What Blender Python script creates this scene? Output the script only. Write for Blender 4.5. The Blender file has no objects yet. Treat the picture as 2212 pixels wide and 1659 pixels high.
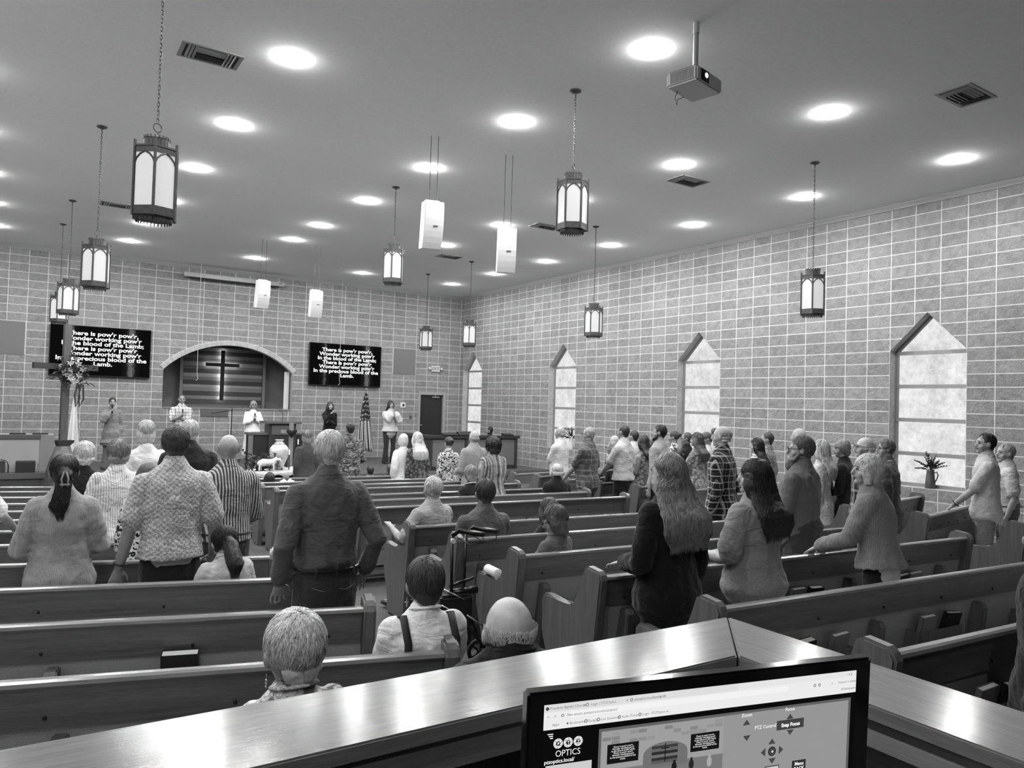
import bpy, bmesh, math, random
from mathutils import Vector, Matrix, noise, Euler
random.seed(7)
SC = bpy.context.scene
COL = SC.collection
PI = math.pi
# ---------------------------------------------------------------- camera, world, exposure
FPX = 1597.575
cam_d = bpy.data.cameras.new('camera'); cam = bpy.data.objects.new('camera', cam_d); COL.objects.link(cam)
cam_d.sensor_fit = 'HORIZONTAL'; cam_d.sensor_width = 36.0; cam_d.lens = FPX / 2212.0 * 36.0
cam_d.clip_start = 0.05; cam_d.clip_end = 200
EYE = 1.77
_Rz = Matrix.Rotation(math.radians(-33.118087), 3, 'Z'); _Rx = Matrix.Rotation(math.radians(1.5685), 3, 'X')
_Ry = Matrix.Rotation(math.radians(-1.6707), 3, 'Y')
_M = _Rz @ _Rx @ _Ry            # columns: right, forward, up
_c = Matrix((( _M[0][0], _M[0][2], -_M[0][1]), (_M[1][0], _M[1][2], -_M[1][1]), (_M[2][0], _M[2][2], -_M[2][1])))
cam.matrix_world = Matrix.Translation((0, 0, EYE)) @ _c.to_4x4()
SC.camera = cam
world = bpy.data.worlds.new('world'); SC.world = world; world.use_nodes = True
world.node_tree.nodes['Background'].inputs[0].default_value = (1, 1, 1, 1)
world.node_tree.nodes['Background'].inputs[1].default_value = 0.6
SC.view_settings.view_transform = 'Standard'; SC.view_settings.look = 'None'
SC.view_settings.gamma = 1.0; SC.view_settings.exposure = 0.0; SC.view_settings.use_curve_mapping = False
LAMP = 860.0        # radiance of the ceiling lamps
LANT = 0.40         # lantern panels
cy = SC.cycles
cy.use_denoising = True; cy.use_adaptive_sampling = True; cy.adaptive_threshold = .06; cy.adaptive_min_samples = 10
try: cy.denoiser = 'OPENIMAGEDENOISE'
except Exception: pass
cy.max_bounces = 6; cy.diffuse_bounces = 3; cy.glossy_bounces = 3; cy.transmission_bounces = 3; cy.transparent_max_bounces = 6
cy.use_light_tree = True; cy.sample_clamp_indirect = 4.0; cy.caustics_reflective = False; cy.caustics_refractive = False

# ---------------------------------------------------------------- helpers
def lin(s):                     # sRGB 0..255 grey to linear
    s = s / 255.0
    return s / 12.92 if s <= 0.04045 else ((s + 0.055) / 1.055) ** 2.4
MATS = {}
def _new(name):
    m = bpy.data.materials.new(name); m.use_nodes = True
    nt = m.node_tree; return m, nt, nt.nodes['Principled BSDF']
def _g(v): return (v, v, v, 1)
def ramp(nt, fac, stops, interp='LINEAR'):
    r = nt.nodes.new('ShaderNodeValToRGB'); r.color_ramp.interpolation = interp
    e = r.color_ramp.elements
    e[0].position, e[0].color = stops[0][0], _g(stops[0][1])
    e[1].position, e[1].color = stops[-1][0], _g(stops[-1][1])
    for p, v in stops[1:-1]:
        k = e.new(p); k.color = _g(v)
    nt.links.new(fac, r.inputs[0]); return r.outputs[0]
def coords(nt, kind='Object', scale=(1, 1, 1), rot=(0, 0, 0), loc=(0, 0, 0)):
    t = nt.nodes.new('ShaderNodeTexCoord'); mp = nt.nodes.new('ShaderNodeMapping')
    mp.inputs['Scale'].default_value = scale; mp.inputs['Rotation'].default_value = rot; mp.inputs['Location'].default_value = loc
    nt.links.new(t.outputs[kind], mp.inputs[0]); return mp.outputs[0]
def nz(nt, vec, scale, detail=3, rough=.55, dist=0.0):
    n = nt.nodes.new('ShaderNodeTexNoise'); n.inputs['Scale'].default_value = scale; n.inputs['Detail'].default_value = detail
    n.inputs['Roughness'].default_value = rough; n.inputs['Distortion'].default_value = dist
    nt.links.new(vec, n.inputs['Vector']); return n.outputs[0]
def math_(nt, op, a, b=None, c=None):
    n = nt.nodes.new('ShaderNodeMath'); n.operation = op
    for i, v in enumerate((a, b, c)):
        if v is None: continue
        if isinstance(v, (int, float)): n.inputs[i].default_value = v
        else: nt.links.new(v, n.inputs[i])
    return n.outputs[0]
def bump(nt, bs, h, strength=.3, dist=.01):
    b = nt.nodes.new('ShaderNodeBump'); b.inputs['Strength'].default_value = strength; b.inputs['Distance'].default_value = dist
    nt.links.new(h, b.inputs['Height']); nt.links.new(b.outputs[0], bs.inputs['Normal'])
def plain(name, s, rough=.6, metal=0.0, emit=0.0, spec=None):
    if name in MATS: return MATS[name]
    m, nt, b = _new(name); v = lin(s)
    b.inputs['Base Color'].default_value = _g(v); b.inputs['Roughness'].default_value = rough; b.inputs['Metallic'].default_value = metal
    if spec is not None: b.inputs['Specular IOR Level'].default_value = spec
    if emit:
        b.inputs['Emission Color'].default_value = _g(1); b.inputs['Emission Strength'].default_value = emit
    MATS[name] = m; return m
def noisy(name, s1, s2, scale=20, rough=.8, bumpk=.2, bdist=.004, vec=(1, 1, 1), detail=4):
    if name in MATS: return MATS[name]
    m, nt, b = _new(name); c = coords(nt, scale=vec); n = nz(nt, c, scale, detail)
    nt.links.new(ramp(nt, n, [(.3, lin(s1)), (.7, lin(s2))]), b.inputs['Base Color'])
    b.inputs['Roughness'].default_value = rough
    if bumpk: bump(nt, b, n, bumpk, bdist)
    MATS[name] = m; return m
def emitter(name, s, strength=1.0):
    if name in MATS: return MATS[name]
    m = bpy.data.materials.new(name); m.use_nodes = True; nt = m.node_tree; nt.nodes.clear()
    o = nt.nodes.new('ShaderNodeOutputMaterial'); e = nt.nodes.new('ShaderNodeEmission')
    e.inputs[0].default_value = _g(lin(s)); e.inputs[1].default_value = strength
    nt.links.new(e.outputs[0], o.inputs[0]); MATS[name] = m; return m
def wood(name, s1, s2, rough=.35, axis='X', scale=1.0, bumpk=.15, coat=0.0):
    """oak: long streaks of grain along one object axis"""
    if name in MATS: return MATS[name]
    m, nt, b = _new(name)
    st = {'X': (1.6, 26, 26), 'Y': (26, 1.6, 26), 'Z': (26, 26, 1.6)}[axis]
    c = coords(nt, scale=tuple(k * scale for k in st))
    n = nz(nt, c, 1.6, 6, .65, .6)
    c2 = coords(nt, scale=tuple(k * scale * 4 for k in st)); n2 = nz(nt, c2, 2.2, 3, .6)
    mix = math_(nt, 'ADD', math_(nt, 'MULTIPLY', n, .65), math_(nt, 'MULTIPLY', n2, .35))
    nt.links.new(ramp(nt, mix, [(.32, lin(s1)), (.5, lin((s1 + s2) / 2)), (.68, lin(s2))]), b.inputs['Base Color'])
    b.inputs['Roughness'].default_value = rough; b.inputs['Coat Weight'].default_value = coat; b.inputs['Coat Roughness'].default_value = .2
    bump(nt, b, n2, bumpk, .003); MATS[name] = m; return m
def finish(me, m, smooth):
    if m:
        for q in (m if isinstance(m, (list, tuple)) else [m]): me.materials.append(q)
    if smooth:
        for p in me.polygons: p.use_smooth = True
    me.update()
def obj(name, bm, m, parent=None, smooth=False, loc=None, rot=None):
    me = bpy.data.meshes.new(name)
    if isinstance(bm, tuple): me.from_pydata(bm[0], [], bm[1])
    else:
        bmesh.ops.recalc_face_normals(bm, faces=bm.faces[:]); bm.to_mesh(me); bm.free()
    finish(me, m, smooth)
    o = bpy.data.objects.new(name, me); COL.objects.link(o)
    if parent: o.parent = parent
    if loc is not None: o.location = loc
    if rot is not None: o.rotation_euler = rot
    return o
def empty(name, loc=(0, 0, 0), rz=0.0):
    o = bpy.data.objects.new(name, None); COL.objects.link(o); o.location = loc; o.rotation_euler = (0, 0, rz)
    o.empty_display_size = .1; return o
def tag(o, label, cat, group=None, kind=None):
    if label: o['label'] = label
    if cat: o['category'] = cat
    if group: o['group'] = group
    if kind: o['kind'] = kind
    return o
def struct(o): o['kind'] = 'structure'; return o
def children(o): return [c for c in bpy.data.objects if c.parent == o]
CH = {}
def copy_tree(o, kids, parent=None):
    """kids: dict object -> list of children, made once"""
    c = o.copy(); COL.objects.link(c); c.parent = parent
    for k in kids.get(o.name, []): copy_tree(k, kids, c)
    return c
def kidmap(root):
    d = {}; st = [root]
    while st:
        o = st.pop(); ks = [c for c in bpy.data.objects if c.parent == o]; d[o.name] = ks; st += ks
    return d
def B(): return bmesh.new()
def box(bm, x0, x1, y0, y1, z0, z1, bev=0.0):
    vs = [bm.verts.new((x, y, z)) for z in (z0, z1) for y in (y0, y1) for x in (x0, x1)]
    f = [(0, 2, 3, 1), (4, 5, 7, 6), (0, 1, 5, 4), (2, 6, 7, 3), (0, 4, 6, 2), (1, 3, 7, 5)]
    fs = [bm.faces.new([vs[i] for i in q]) for q in f]
    if bev:
        es = list({e for q in fs for e in q.edges})
        bmesh.ops.bevel(bm, geom=es, offset=bev, segments=2, affect='EDGES', clamp_overlap=True)
    return vs
def boxm(x0, x1, y0, y1, z0, z1, bev=0.0):
    bm = B(); box(bm, x0, x1, y0, y1, z0, z1, bev); return bm
def prism(bm, prof, a0, a1, axis='X', bev=0.0):
    """closed profile (list of 2-D) swept along an axis; profile plane: X -> (y,z), Y -> (x,z), Z -> (x,y)"""
    def P(p, a): return {'X': (a, p[0], p[1]), 'Y': (p[0], a, p[1]), 'Z': (p[0], p[1], a)}[axis]
    A = [bm.verts.new(P(p, a0)) for p in prof]; Bv = [bm.verts.new(P(p, a1)) for p in prof]
    n = len(prof); fs = [bm.faces.new(A), bm.faces.new(Bv[::-1])]
    for i in range(n): fs.append(bm.faces.new([A[i], Bv[i], Bv[(i + 1) % n], A[(i + 1) % n]]))
    if bev:
        es = list({e for q in fs[:2] for e in q.edges})
        bmesh.ops.bevel(bm, geom=es, offset=bev, segments=2, affect='EDGES', clamp_overlap=True)
    return fs
def tube(bm, pts, rad, n=12, ref=(1, 0, 0), cap=True):
    pts = [Vector(p) for p in pts]; rad = [(r, r) if isinstance(r, (int, float)) else r for r in rad]
    if len(rad) == 1: rad = rad * len(pts)
    if cap:     # rounded ends
        t0 = (pts[0] - pts[1]).normalized(); t1 = (pts[-1] - pts[-2]).normalized()
        r0 = min(rad[0]); r1 = min(rad[-1])
        pts = [pts[0] + t0 * r0 * .75] + pts + [pts[-1] + t1 * r1 * .75]
        rad = [(rad[0][0] * .6, rad[0][1] * .6)] + rad + [(rad[-1][0] * .6, rad[-1][1] * .6)]
    ref = Vector(ref); rings = []
    for i, p in enumerate(pts):
        a = pts[max(i - 1, 0)]; b = pts[min(i + 1, len(pts) - 1)]
        t = (b - a)
        t = t.normalized() if t.length > 1e-9 else Vector((0, 0, 1))
        s = ref - t * ref.dot(t)
        if s.length < .05: s = Vector((0, 1, 0)) - t * t.y
        s.normalize(); u = t.cross(s)
        rings.append([bm.verts.new(p + s * (math.cos(2 * PI * k / n) * rad[i][0]) + u * (math.sin(2 * PI * k / n) * rad[i][1])) for k in range(n)])
    for i in range(len(rings) - 1):
        for k in range(n):
            bm.faces.new([rings[i][k], rings[i][(k + 1) % n], rings[i + 1][(k + 1) % n], rings[i + 1][k]])
    if cap:
        t0 = (pts[0] - pts[1]).normalized() * min(rad[0]) * .35; t1 = (pts[-1] - pts[-2]).normalized() * min(rad[-1]) * .35
        a = bm.verts.new(pts[0] + t0); b = bm.verts.new(pts[-1] + t1)
        for k in range(n):
            bm.faces.new([rings[0][(k + 1) % n], rings[0][k], a]); bm.faces.new([rings[-1][k], rings[-1][(k + 1) % n], b])
    else:
        bm.faces.new(rings[0][::-1]); bm.faces.new(rings[-1])
def tubem(pts, rad, n=12, cap=False, ref=(1, 0, 0)):
    bm = B(); tube(bm, pts, rad if isinstance(rad, list) else [rad] * len(pts), n, ref, cap); return bm
def ell(bm, c, r, mat=None, seg=16, rings=10):
    """ellipsoid"""
    T = Matrix.Translation(c) @ (mat.to_4x4() if mat else Matrix.Identity(4)) @ Matrix.Diagonal((r[0], r[1], r[2], 1))
    bmesh.ops.create_uvsphere(bm, u_segments=seg, v_segments=rings, radius=1, matrix=T)
def lathe(bm, prof, n=24, c=(0, 0, 0)):
    rings = [[bm.verts.new((c[0] + r * math.cos(2 * PI * k / n), c[1] + r * math.sin(2 * PI * k / n), c[2] + z)) for k in range(n)] for r, z in prof]
    for i in range(len(rings) - 1):
        for k in range(n): bm.faces.new([rings[i][k], rings[i][(k + 1) % n], rings[i + 1][(k + 1) % n], rings[i + 1][k]])
    bm.faces.new(rings[0][::-1]); bm.faces.new(rings[-1])
def ringtorus(bm, c, R, r, axis='Y', n=16, m=6):
    P = []
    for i in range(n):
        a = 2 * PI * i / n; row = []
        for j in range(m):
            b = 2 * PI * j / m; q = R + r * math.cos(b); w = r * math.sin(b)
            v = {'Y': (q * math.cos(a), w, q * math.sin(a)), 'X': (w, q * math.cos(a), q * math.sin(a)), 'Z': (q * math.cos(a), q * math.sin(a), w)}[axis]
            row.append(bm.verts.new(Vector(c) + Vector(v)))
        P.append(row)
    for i in range(n):
        for j in range(m): bm.faces.new([P[i][j], P[(i + 1) % n][j], P[(i + 1) % n][(j + 1) % m], P[i][(j + 1) % m]])
def text_mesh(name, s, size, m, parent, loc, rot, align='CENTER', bold=0.0, sx=1.0, ext=.001, space=1.0):
    cu = bpy.data.curves.new(name, 'FONT'); cu.body = s; cu.size = size; cu.align_x = align; cu.align_y = 'CENTER'
    cu.offset = bold; cu.extrude = ext; cu.space_character = space; cu.resolution_u = 3
    t = bpy.data.objects.new('tmp', cu); COL.objects.link(t)
    bpy.context.view_layer.update()
    me = bpy.data.meshes.new_from_object(t); bpy.data.objects.remove(t); bpy.data.curves.remove(cu)
    me.materials.clear(); me.materials.append(m); me.name = name
    o = bpy.data.objects.new(name, me); COL.objects.link(o)
    o.parent = parent; o.location = loc; o.rotation_euler = rot; o.scale = (sx, 1, 1); return o
SLOPE = .038
def floor_z(y): return -SLOPE * min(max(y, 0.0), 15.0)
# ---------------------------------------------------------------- setting
XL, XR, YB, YF = -2.62, 12.125, 21.763, -3.2
ZC = EYE + 3.55
TOP = EYE + 3.515            # top of the block courses
BW, BH = .4064, .2032
def block_mat(name, ux, u0):
    """split-faced block in stack bond; ux: world axis along the wall"""
    m, nt, b = _new(name)
    g = nt.nodes.new('ShaderNodeNewGeometry'); sep = nt.nodes.new('ShaderNodeSeparateXYZ'); nt.links.new(g.outputs['Position'], sep.inputs[0])
    u = math_(nt, 'ADD', sep.outputs[ux], -u0); v = math_(nt, 'ADD', sep.outputs['Z'], -TOP)
    cmb = nt.nodes.new('ShaderNodeCombineXYZ'); nt.links.new(u, cmb.inputs[0]); nt.links.new(v, cmb.inputs[1])
    # wobble of the joints
    w = nz(nt, g.outputs['Position'], 6.0, 2)
    def joint(x, size, half):
        f = math_(nt, 'FRACT', math_(nt, 'DIVIDE', x, size)); d = math_(nt, 'MULTIPLY', math_(nt, 'MINIMUM', f, math_(nt, 'SUBTRACT', 1.0, f)), size)
        d = math_(nt, 'ADD', d, math_(nt, 'MULTIPLY', math_(nt, 'ADD', w, -.5), .006))
        return math_(nt, 'LESS_THAN', d, half)
    jv = joint(u, BW, .0066); jh = joint(v, BH, .0066)
    mort = math_(nt, 'MAXIMUM', jv, jh)
    # tone of each block
    iu = math_(nt, 'FLOOR', math_(nt, 'DIVIDE', u, BW)); iv = math_(nt, 'FLOOR', math_(nt, 'DIVIDE', v, BH))
    cc = nt.nodes.new('ShaderNodeCombineXYZ'); nt.links.new(iu, cc.inputs[0]); nt.links.new(iv, cc.inputs[1])
    wn = nt.nodes.new('ShaderNodeTexWhiteNoise'); wn.noise_dimensions = '2D'; nt.links.new(cc.outputs[0], wn.inputs['Vector'])
    mp = nt.nodes.new('ShaderNodeMapping'); nt.links.new(g.outputs['Position'], mp.inputs[0]); mp.inputs['Rotation'].default_value = (.6, .6, .3)
    rock = nz(nt, mp.outputs[0], 9.0, 5, .6, .4); fine = nz(nt, mp.outputs[0], 60.0, 3, .6)
    tone = math_(nt, 'ADD', math_(nt, 'MULTIPLY', wn.outputs[0], .14), math_(nt, 'ADD', math_(nt, 'MULTIPLY', rock, .5), math_(nt, 'MULTIPLY', fine, .5)))
    colr = ramp(nt, tone, [(.32, lin(106)), (.58, lin(136)), (.85, lin(160))])
    mx = nt.nodes.new('ShaderNodeMix'); mx.data_type = 'RGBA'; nt.links.new(mort, mx.inputs['Factor'])
    nt.links.new(colr, mx.inputs[6]); mx.inputs[7].default_value = _g(lin(204)); nt.links.new(mx.outputs[2], b.inputs['Base Color'])
    b.inputs['Roughness'].default_value = .95; b.inputs['Specular IOR Level'].default_value = .1
    h = math_(nt, 'MULTIPLY', math_(nt, 'SUBTRACT', 1.0, mort), math_(nt, 'ADD', math_(nt, 'MULTIPLY', rock, 1.0), math_(nt, 'MULTIPLY', fine, .25)))
    bump(nt, b, h, .8, .035)
    return m
M_BR = block_mat('split_block_right', 'Y', 21.583)
M_BB = block_mat('split_block_back', 'X', 12.125 - .047)
M_JAMB = noisy('jamb_block', 150, 178, 14, .9, .5, .01)
M_CEIL = noisy('ceiling_board', 234, 240, 30, .95, .12, .003)
M_TRIM = plain('painted_trim', 150, .5)
M_DARK = plain('dark_plastic', 22, .35)
M_BLACK = plain('black_matte', 12, .7)
M_WHITE = plain('white_paint', 215, .45)
M_CARPET = noisy('carpet', 60, 88, 160, .98, .5, .004)
def wall_x(name, x, out, openings, mat):
    """wall in the plane X=x over Y, with rectangular/gabled openings [(y0,y1,z0,zs,za)]"""
    bm = B(); zt = ZC + .02
    def quad(*p): bm.faces.new([bm.verts.new((x, a, b)) for a, b in p])
    y = YF
    for (a, b, z0, zs, za) in sorted(openings):
        quad((y, -1.0), (a, -1.0), (a, zt), (y, zt)); m_ = (a + b) / 2
        quad((a, -1.0), (b, -1.0), (b, z0), (a, z0))
        quad((a, zs), (m_, za), (m_, zt), (a, zt)); quad((m_, za), (b, zs), (b, zt), (m_, zt)); y = b
    quad((y, -1.0), (YB, -1.0), (YB, zt), (y, zt))
    # thickness
    o = obj(name, bm, mat); sol = o.modifiers.new('thick', 'SOLIDIFY'); sol.thickness = .0; o.modifiers.remove(sol)
    return struct(o)
ops = []
WZ0, WZS, WZA = TOP - 23 * BH, TOP - 12 * BH, TOP - 9 * BH
for k in (0, 12, 24, 36):
    y1 = 21.583 - k * BW; ops.append((y1 - 3 * BW, y1, WZ0, WZS, WZA))
for k in (48,):
    y1 = 21.583 - k * BW; ops.append((y1 - 3 * BW, y1, WZ0, WZS, WZA))
wall_x('wall_right', XR, 1, ops, M_BR)
# reveals of the window openings, frames and panes
M_FRAME = plain('window_frame_bronze', 132, .5)
def pane_mat():
    m = bpy.data.materials.new('obscure_glass_daylight'); m.use_nodes = True; nt = m.node_tree; nt.nodes.clear()
    o = nt.nodes.new('ShaderNodeOutputMaterial'); e = nt.nodes.new('ShaderNodeEmission')
    g = nt.nodes.new('ShaderNodeNewGeometry'); n1 = nz(nt, g.outputs['Position'], 3.2, 5, .65); n2 = nz(nt, g.outputs['Position'], 14.0, 4, .7)
    mix = math_(nt, 'ADD', math_(nt, 'MULTIPLY', n1, .55), math_(nt, 'MULTIPLY', n2, .45))
    c = ramp(nt, mix, [(.34, lin(196)), (.5, lin(228)), (.64, lin(250))])
    nt.links.new(c, e.inputs[0]); e.inputs[1].default_value = 1.0
    nt.links.new(e.outputs[0], o.inputs[0]); return m
M_PANE = pane_mat()
RX = XR + .20
for i, (a, b, z0, zs, za) in enumerate(ops):
    m_ = (a + b) / 2
    root = struct(empty('window_%d' % (i + 1), (XR, m_, z0)))
    def L(bm_, ys): return bm_
    bm = B()
    def q(bm, pts): bm.faces.new([bm.verts.new((p[0] - XR, p[1] - m_, p[2] - z0)) for p in pts])
    out = [(a, z0), (b, z0), (b, zs), (m_, za), (a, zs)]
    for j in range(5):
        p, r = out[j], out[(j + 1) % 5]
        q(bm, [(XR, p[0], p[1]), (XR, r[0], r[1]), (RX + .03, r[0], r[1]), (RX + .03, p[0], p[1])])
    obj('reveal', bm, M_JAMB, root)
    bm = B(); w = .05
    def bar(p, r, wd=w, d0=RX - .02, d1=RX + .03):
        p = Vector((0, p[0], p[1])); r = Vector((0, r[0], r[1])); t = (r - p).normalized(); s = Vector((1, 0, 0)).cross(t) * wd / 2
        vs = []
        for X in (d0, d1):
            for c_ in (p - s, p + s, r + s, r - s): vs.append(bm.verts.new((X - XR, c_.y - m_, c_.z - z0)))
        for f in ((0, 1, 2, 3), (7, 6, 5, 4), (0, 4, 5, 1), (1, 5, 6, 2), (2, 6, 7, 3), (3, 7, 4, 0)): bm.faces.new([vs[k] for k in f])
    e = .028
    ins = [(a + e, z0 + e), (b - e, z0 + e), (b - e, zs - .01), (m_, za - e * 1.2), (a + e, zs - .01)]
    for j in range(5): bar(ins[j], ins[(j + 1) % 5], .056)
    ph = (zs - z0) / 4.4
    cuts = [zs - .03 - .557 * j for j in range(0, 4)]
    for zc in cuts: bar((a + .02, zc), (b - .02, zc), .062, RX - .03, RX + .03)
    obj('window_frame', bm, M_FRAME, root)
    lv = [z0 + .03] + cuts[::-1]
    for j in range(len(lv) - 1):
        bm = B(); box(bm, RX + .0 - XR, RX + .012 - XR, a + .04 - m_, b - .04 - m_, lv[j] + .02 - z0, lv[j + 1] - .02 - z0)
        obj('pane', bm, M_PANE, root)
    bm = B(); prism(bm, [(a + .05 - m_, zs + .0 - z0), (b - .05 - m_, zs + .0 - z0), (0, za - .07 - z0)], RX - XR, RX + .012 - XR, 'X')
    obj('pane', bm, M_PANE, root)
# back wall with the arched baptistry opening
AX, AZ, AR = 4.755, EYE - 1.02, 2.44
NX0, NX1, NZ0 = 3.0, 6.48, EYE - .35
def arc_z(x, R=AR): return AZ + math.sqrt(max(R * R - (x - AX) ** 2, 0))
bm = B(); zt = ZC + .02; zb = -1.0
def quadb(*p): bm.faces.new([bm.verts.new((a, YB, b)) for a, b in p])
DX0, DX1, DZ = 10.62, 11.53, 2.05
quadb((XL, zb), (NX0, zb), (NX0, zt), (XL, zt)); quadb((NX0, zb), (NX1, zb), (NX1, NZ0), (NX0, NZ0))
N = 28
for i in range(N):
    xa = NX0 + (NX1 - NX0) * i / N; xb = NX0 + (NX1 - NX0) * (i + 1) / N
    quadb((xa, arc_z(xa)), (xb, arc_z(xb)), (xb, zt), (xa, zt))
quadb((NX1, zb), (DX0, zb), (DX0, zt), (NX1, zt)); quadb((DX0, DZ), (DX1, DZ), (DX1, zt), (DX0, zt)); quadb((DX1, zb), (XR, zb), (XR, zt), (DX1, zt))
struct(obj('wall_back', bm, M_BB))
# arch of brick
M_ARCH = noisy('arch_brick', 150, 178, 12, .9, .5, .01)
arch = struct(empty('trim_1', (AX, YB, AZ)))
bm = B(); a0 = math.atan2(arc_z(NX0) - AZ, NX0 - AX); a1 = math.atan2(arc_z(NX1) - AZ, NX1 - AX); nb = 29
gap = .006
for i in range(nb):
    t0 = a0 + (a1 - a0) * i / nb; t1 = a0 + (a1 - a0) * (i + 1) / nb
    t0 -= gap / 2; t1 += gap / 2
    prism(bm, [(math.cos(t) * r, math.sin(t) * r) for t, r in ((t0, AR + .004), (t1, AR + .004), (t1, AR + .125), (t0, AR + .125))], -.03, .10, 'Y')
obj('arch_brick', bm, M_ARCH, arch)
bm = B(); prev = None
prof = [(math.cos(a0 + (a1 - a0) * i / 40) * (AR + .135), math.sin(a0 + (a1 - a0) * i / 40) * (AR + .135)) for i in range(41)] + [(math.cos(a1 + (a0 - a1) * i / 40) * (AR - .002), math.sin(a1 + (a0 - a1) * i / 40) * (AR - .002)) for i in range(41)]
pb = B()
for i in range(40):
    A_, B_, C_, D_ = prof[i], prof[i + 1], prof[80 - i], prof[81 - i]
    prism(pb, [A_, B_, C_, D_], -.018, .09, 'Y')
bm.free(); obj('arch_mortar', pb, plain('mortar', 205, .9), arch)
# baptistry recess
M_NW = plain('recess_plaster', 122, .85)
nd = 1.35
nich = struct(empty('wall_baptistry', (AX, YB, NZ0)))
bm = B(); x0, x1 = 2.6, 6.62; yb = YB + nd
def qn(bm, *p): bm.faces.new([bm.verts.new((a - AX, b - YB, c - NZ0)) for a, b, c in p])
qn(bm, (x0, YB + .1, 1.0), (x0, yb, 1.0), (x0, yb, 3.6), (x0, YB + .1, 3.6)); qn(bm, (x1, YB + .1, 1.0), (x1, yb, 1.0), (x1, yb, 3.6), (x1, YB + .1, 3.6))
qn(bm, (x0, yb, 1.0), (x1, yb, 1.0), (x1, yb, 3.6), (x0, yb, 3.6)); qn(bm, (x0, YB + .1, 3.6), (x1, YB + .1, 3.6), (x1, yb, 3.6), (x0, yb, 3.6))
qn(bm, (x0, YB + .1, 1.0), (x1, YB + .1, 1.0), (x1, yb, 1.0), (x0, yb, 1.0))
obj('recess_shell', bm, M_NW, nich)
bm = B()      # thickness of the opening
for i in range(N):
    xa = NX0 + (NX1 - NX0) * i / N; xb = NX0 + (NX1 - NX0) * (i + 1) / N
    qn(bm, (xa, YB, arc_z(xa)), (xb, YB, arc_z(xb)), (xb, YB + .2, arc_z(xb)), (xa, YB + .2, arc_z(xa)))
for X in (NX0, NX1): qn(bm, (X, YB, NZ0), (X, YB + .2, NZ0), (X, YB + .2, arc_z(X)), (X, YB, arc_z(X)))
qn(bm, (NX0, YB, NZ0), (NX1, YB, NZ0), (NX1, YB + .2, NZ0), (NX0, YB + .2, NZ0))
obj('opening_reveal', bm, M_JAMB, nich)
obj('sill_cap', boxm(NX0 + .02 - AX, NX1 - .02 - AX, -.02, .24, -.03, .012), plain('sill_wood', 120, .5), nich)
# planked panel behind the cross
px0, px1, pz0, pz1 = 3.66, 5.86, EYE - .47, EYE + 1.42
pan = tag(empty('plank_panel', (4.76, YB + 1.02, pz0)), 'wall panel of horizontal planks in dark and light greys behind the lit cross', 'wall panel')
rr = random.Random(3); z = pz0; tones = [128, 86, 52, 100, 40, 96, 112, 34, 84, 118, 36, 66, 100, 44, 88, 36, 104, 46]; k = 0
while z < pz1 - .01:
    h = [.11, .10, .15, .10, .13, .10, .09, .12, .10, .11, .12, .09, .12, .10, .10, .12, .1, .1][k % 18]
    s = tones[k % 18]; h = min(h, pz1 - z)
    obj('plank', boxm(px0 - 4.76, px1 - 4.76, -.01, .02, z - pz0 + .002, z + h - pz0 - .002), wood('plank_%d' % s, s - 8, s + 10, .7, 'X'), pan); z += h; k += 1
for sx in (px0 - .09, px1 + .01): obj('panel_trim', boxm(sx - 4.76, sx + .08 - 4.76, -.05, .03, 0, pz1 - pz0), plain('panel_trim_grey', 105, .6), pan)
cr = tag(empty('lit_cross', (4.70, YB + .92, EYE + .2)), 'dark cross with a light glowing round its edges on the plank panel in the arch', 'cross')
CZ0, CZ1, CZB = -.34, 1.12, .70
bm = B(); box(bm, -.055, .055, -.03, .0, CZ0, CZ1, .004); box(bm, -.47, .47, -.029, -.001, CZB - .05, CZB + .05, .004)
obj('cross_front', bm, plain('cross_dark', 10, .8), cr)
bm = B(); box(bm, -.042, .042, .004, .022, CZ0 + .01, CZ1 - .01); box(bm, -.45, .45, .0045, .0225, CZB - .038, CZB + .038)
obj('cross_glow_strip', bm, emitter('cross_led', 255, 16.0), cr)
bm = B(); box(bm, -.02, .02, .023, .095, CZB - .02, CZB + .02)
obj('standoff', bm, M_BLACK, cr)
# grey glass panel with a boom stand below the sill
tag(obj('grey_wall_panel', boxm(-.36, .36, -.02, 0, -.11, .11, .003), plain('grey_panel', 84, .4), None, loc=(4.34, YB - .002, EYE - .47)), 'flat grey panel set in the block wall under the arch', 'panel')
# left wall, front wall
struct(obj('wall_left', boxm(XL - .1, XL, YF, YB, -1.0, ZC + .02), noisy('wall_left_block', 130, 150, 5, .95, .3, .01)))
struct(obj('wall_front', boxm(XL - .1, XR + .1, YF - .1, YF, -1.0, ZC + .02), noisy('wall_front_panel', 50, 62, 5, .9, .3, .01)))
struct(obj('ceiling', boxm(XL - .1, XR + .5, YF - .1, YB + .1, ZC, ZC + .1), M_CEIL))
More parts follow.
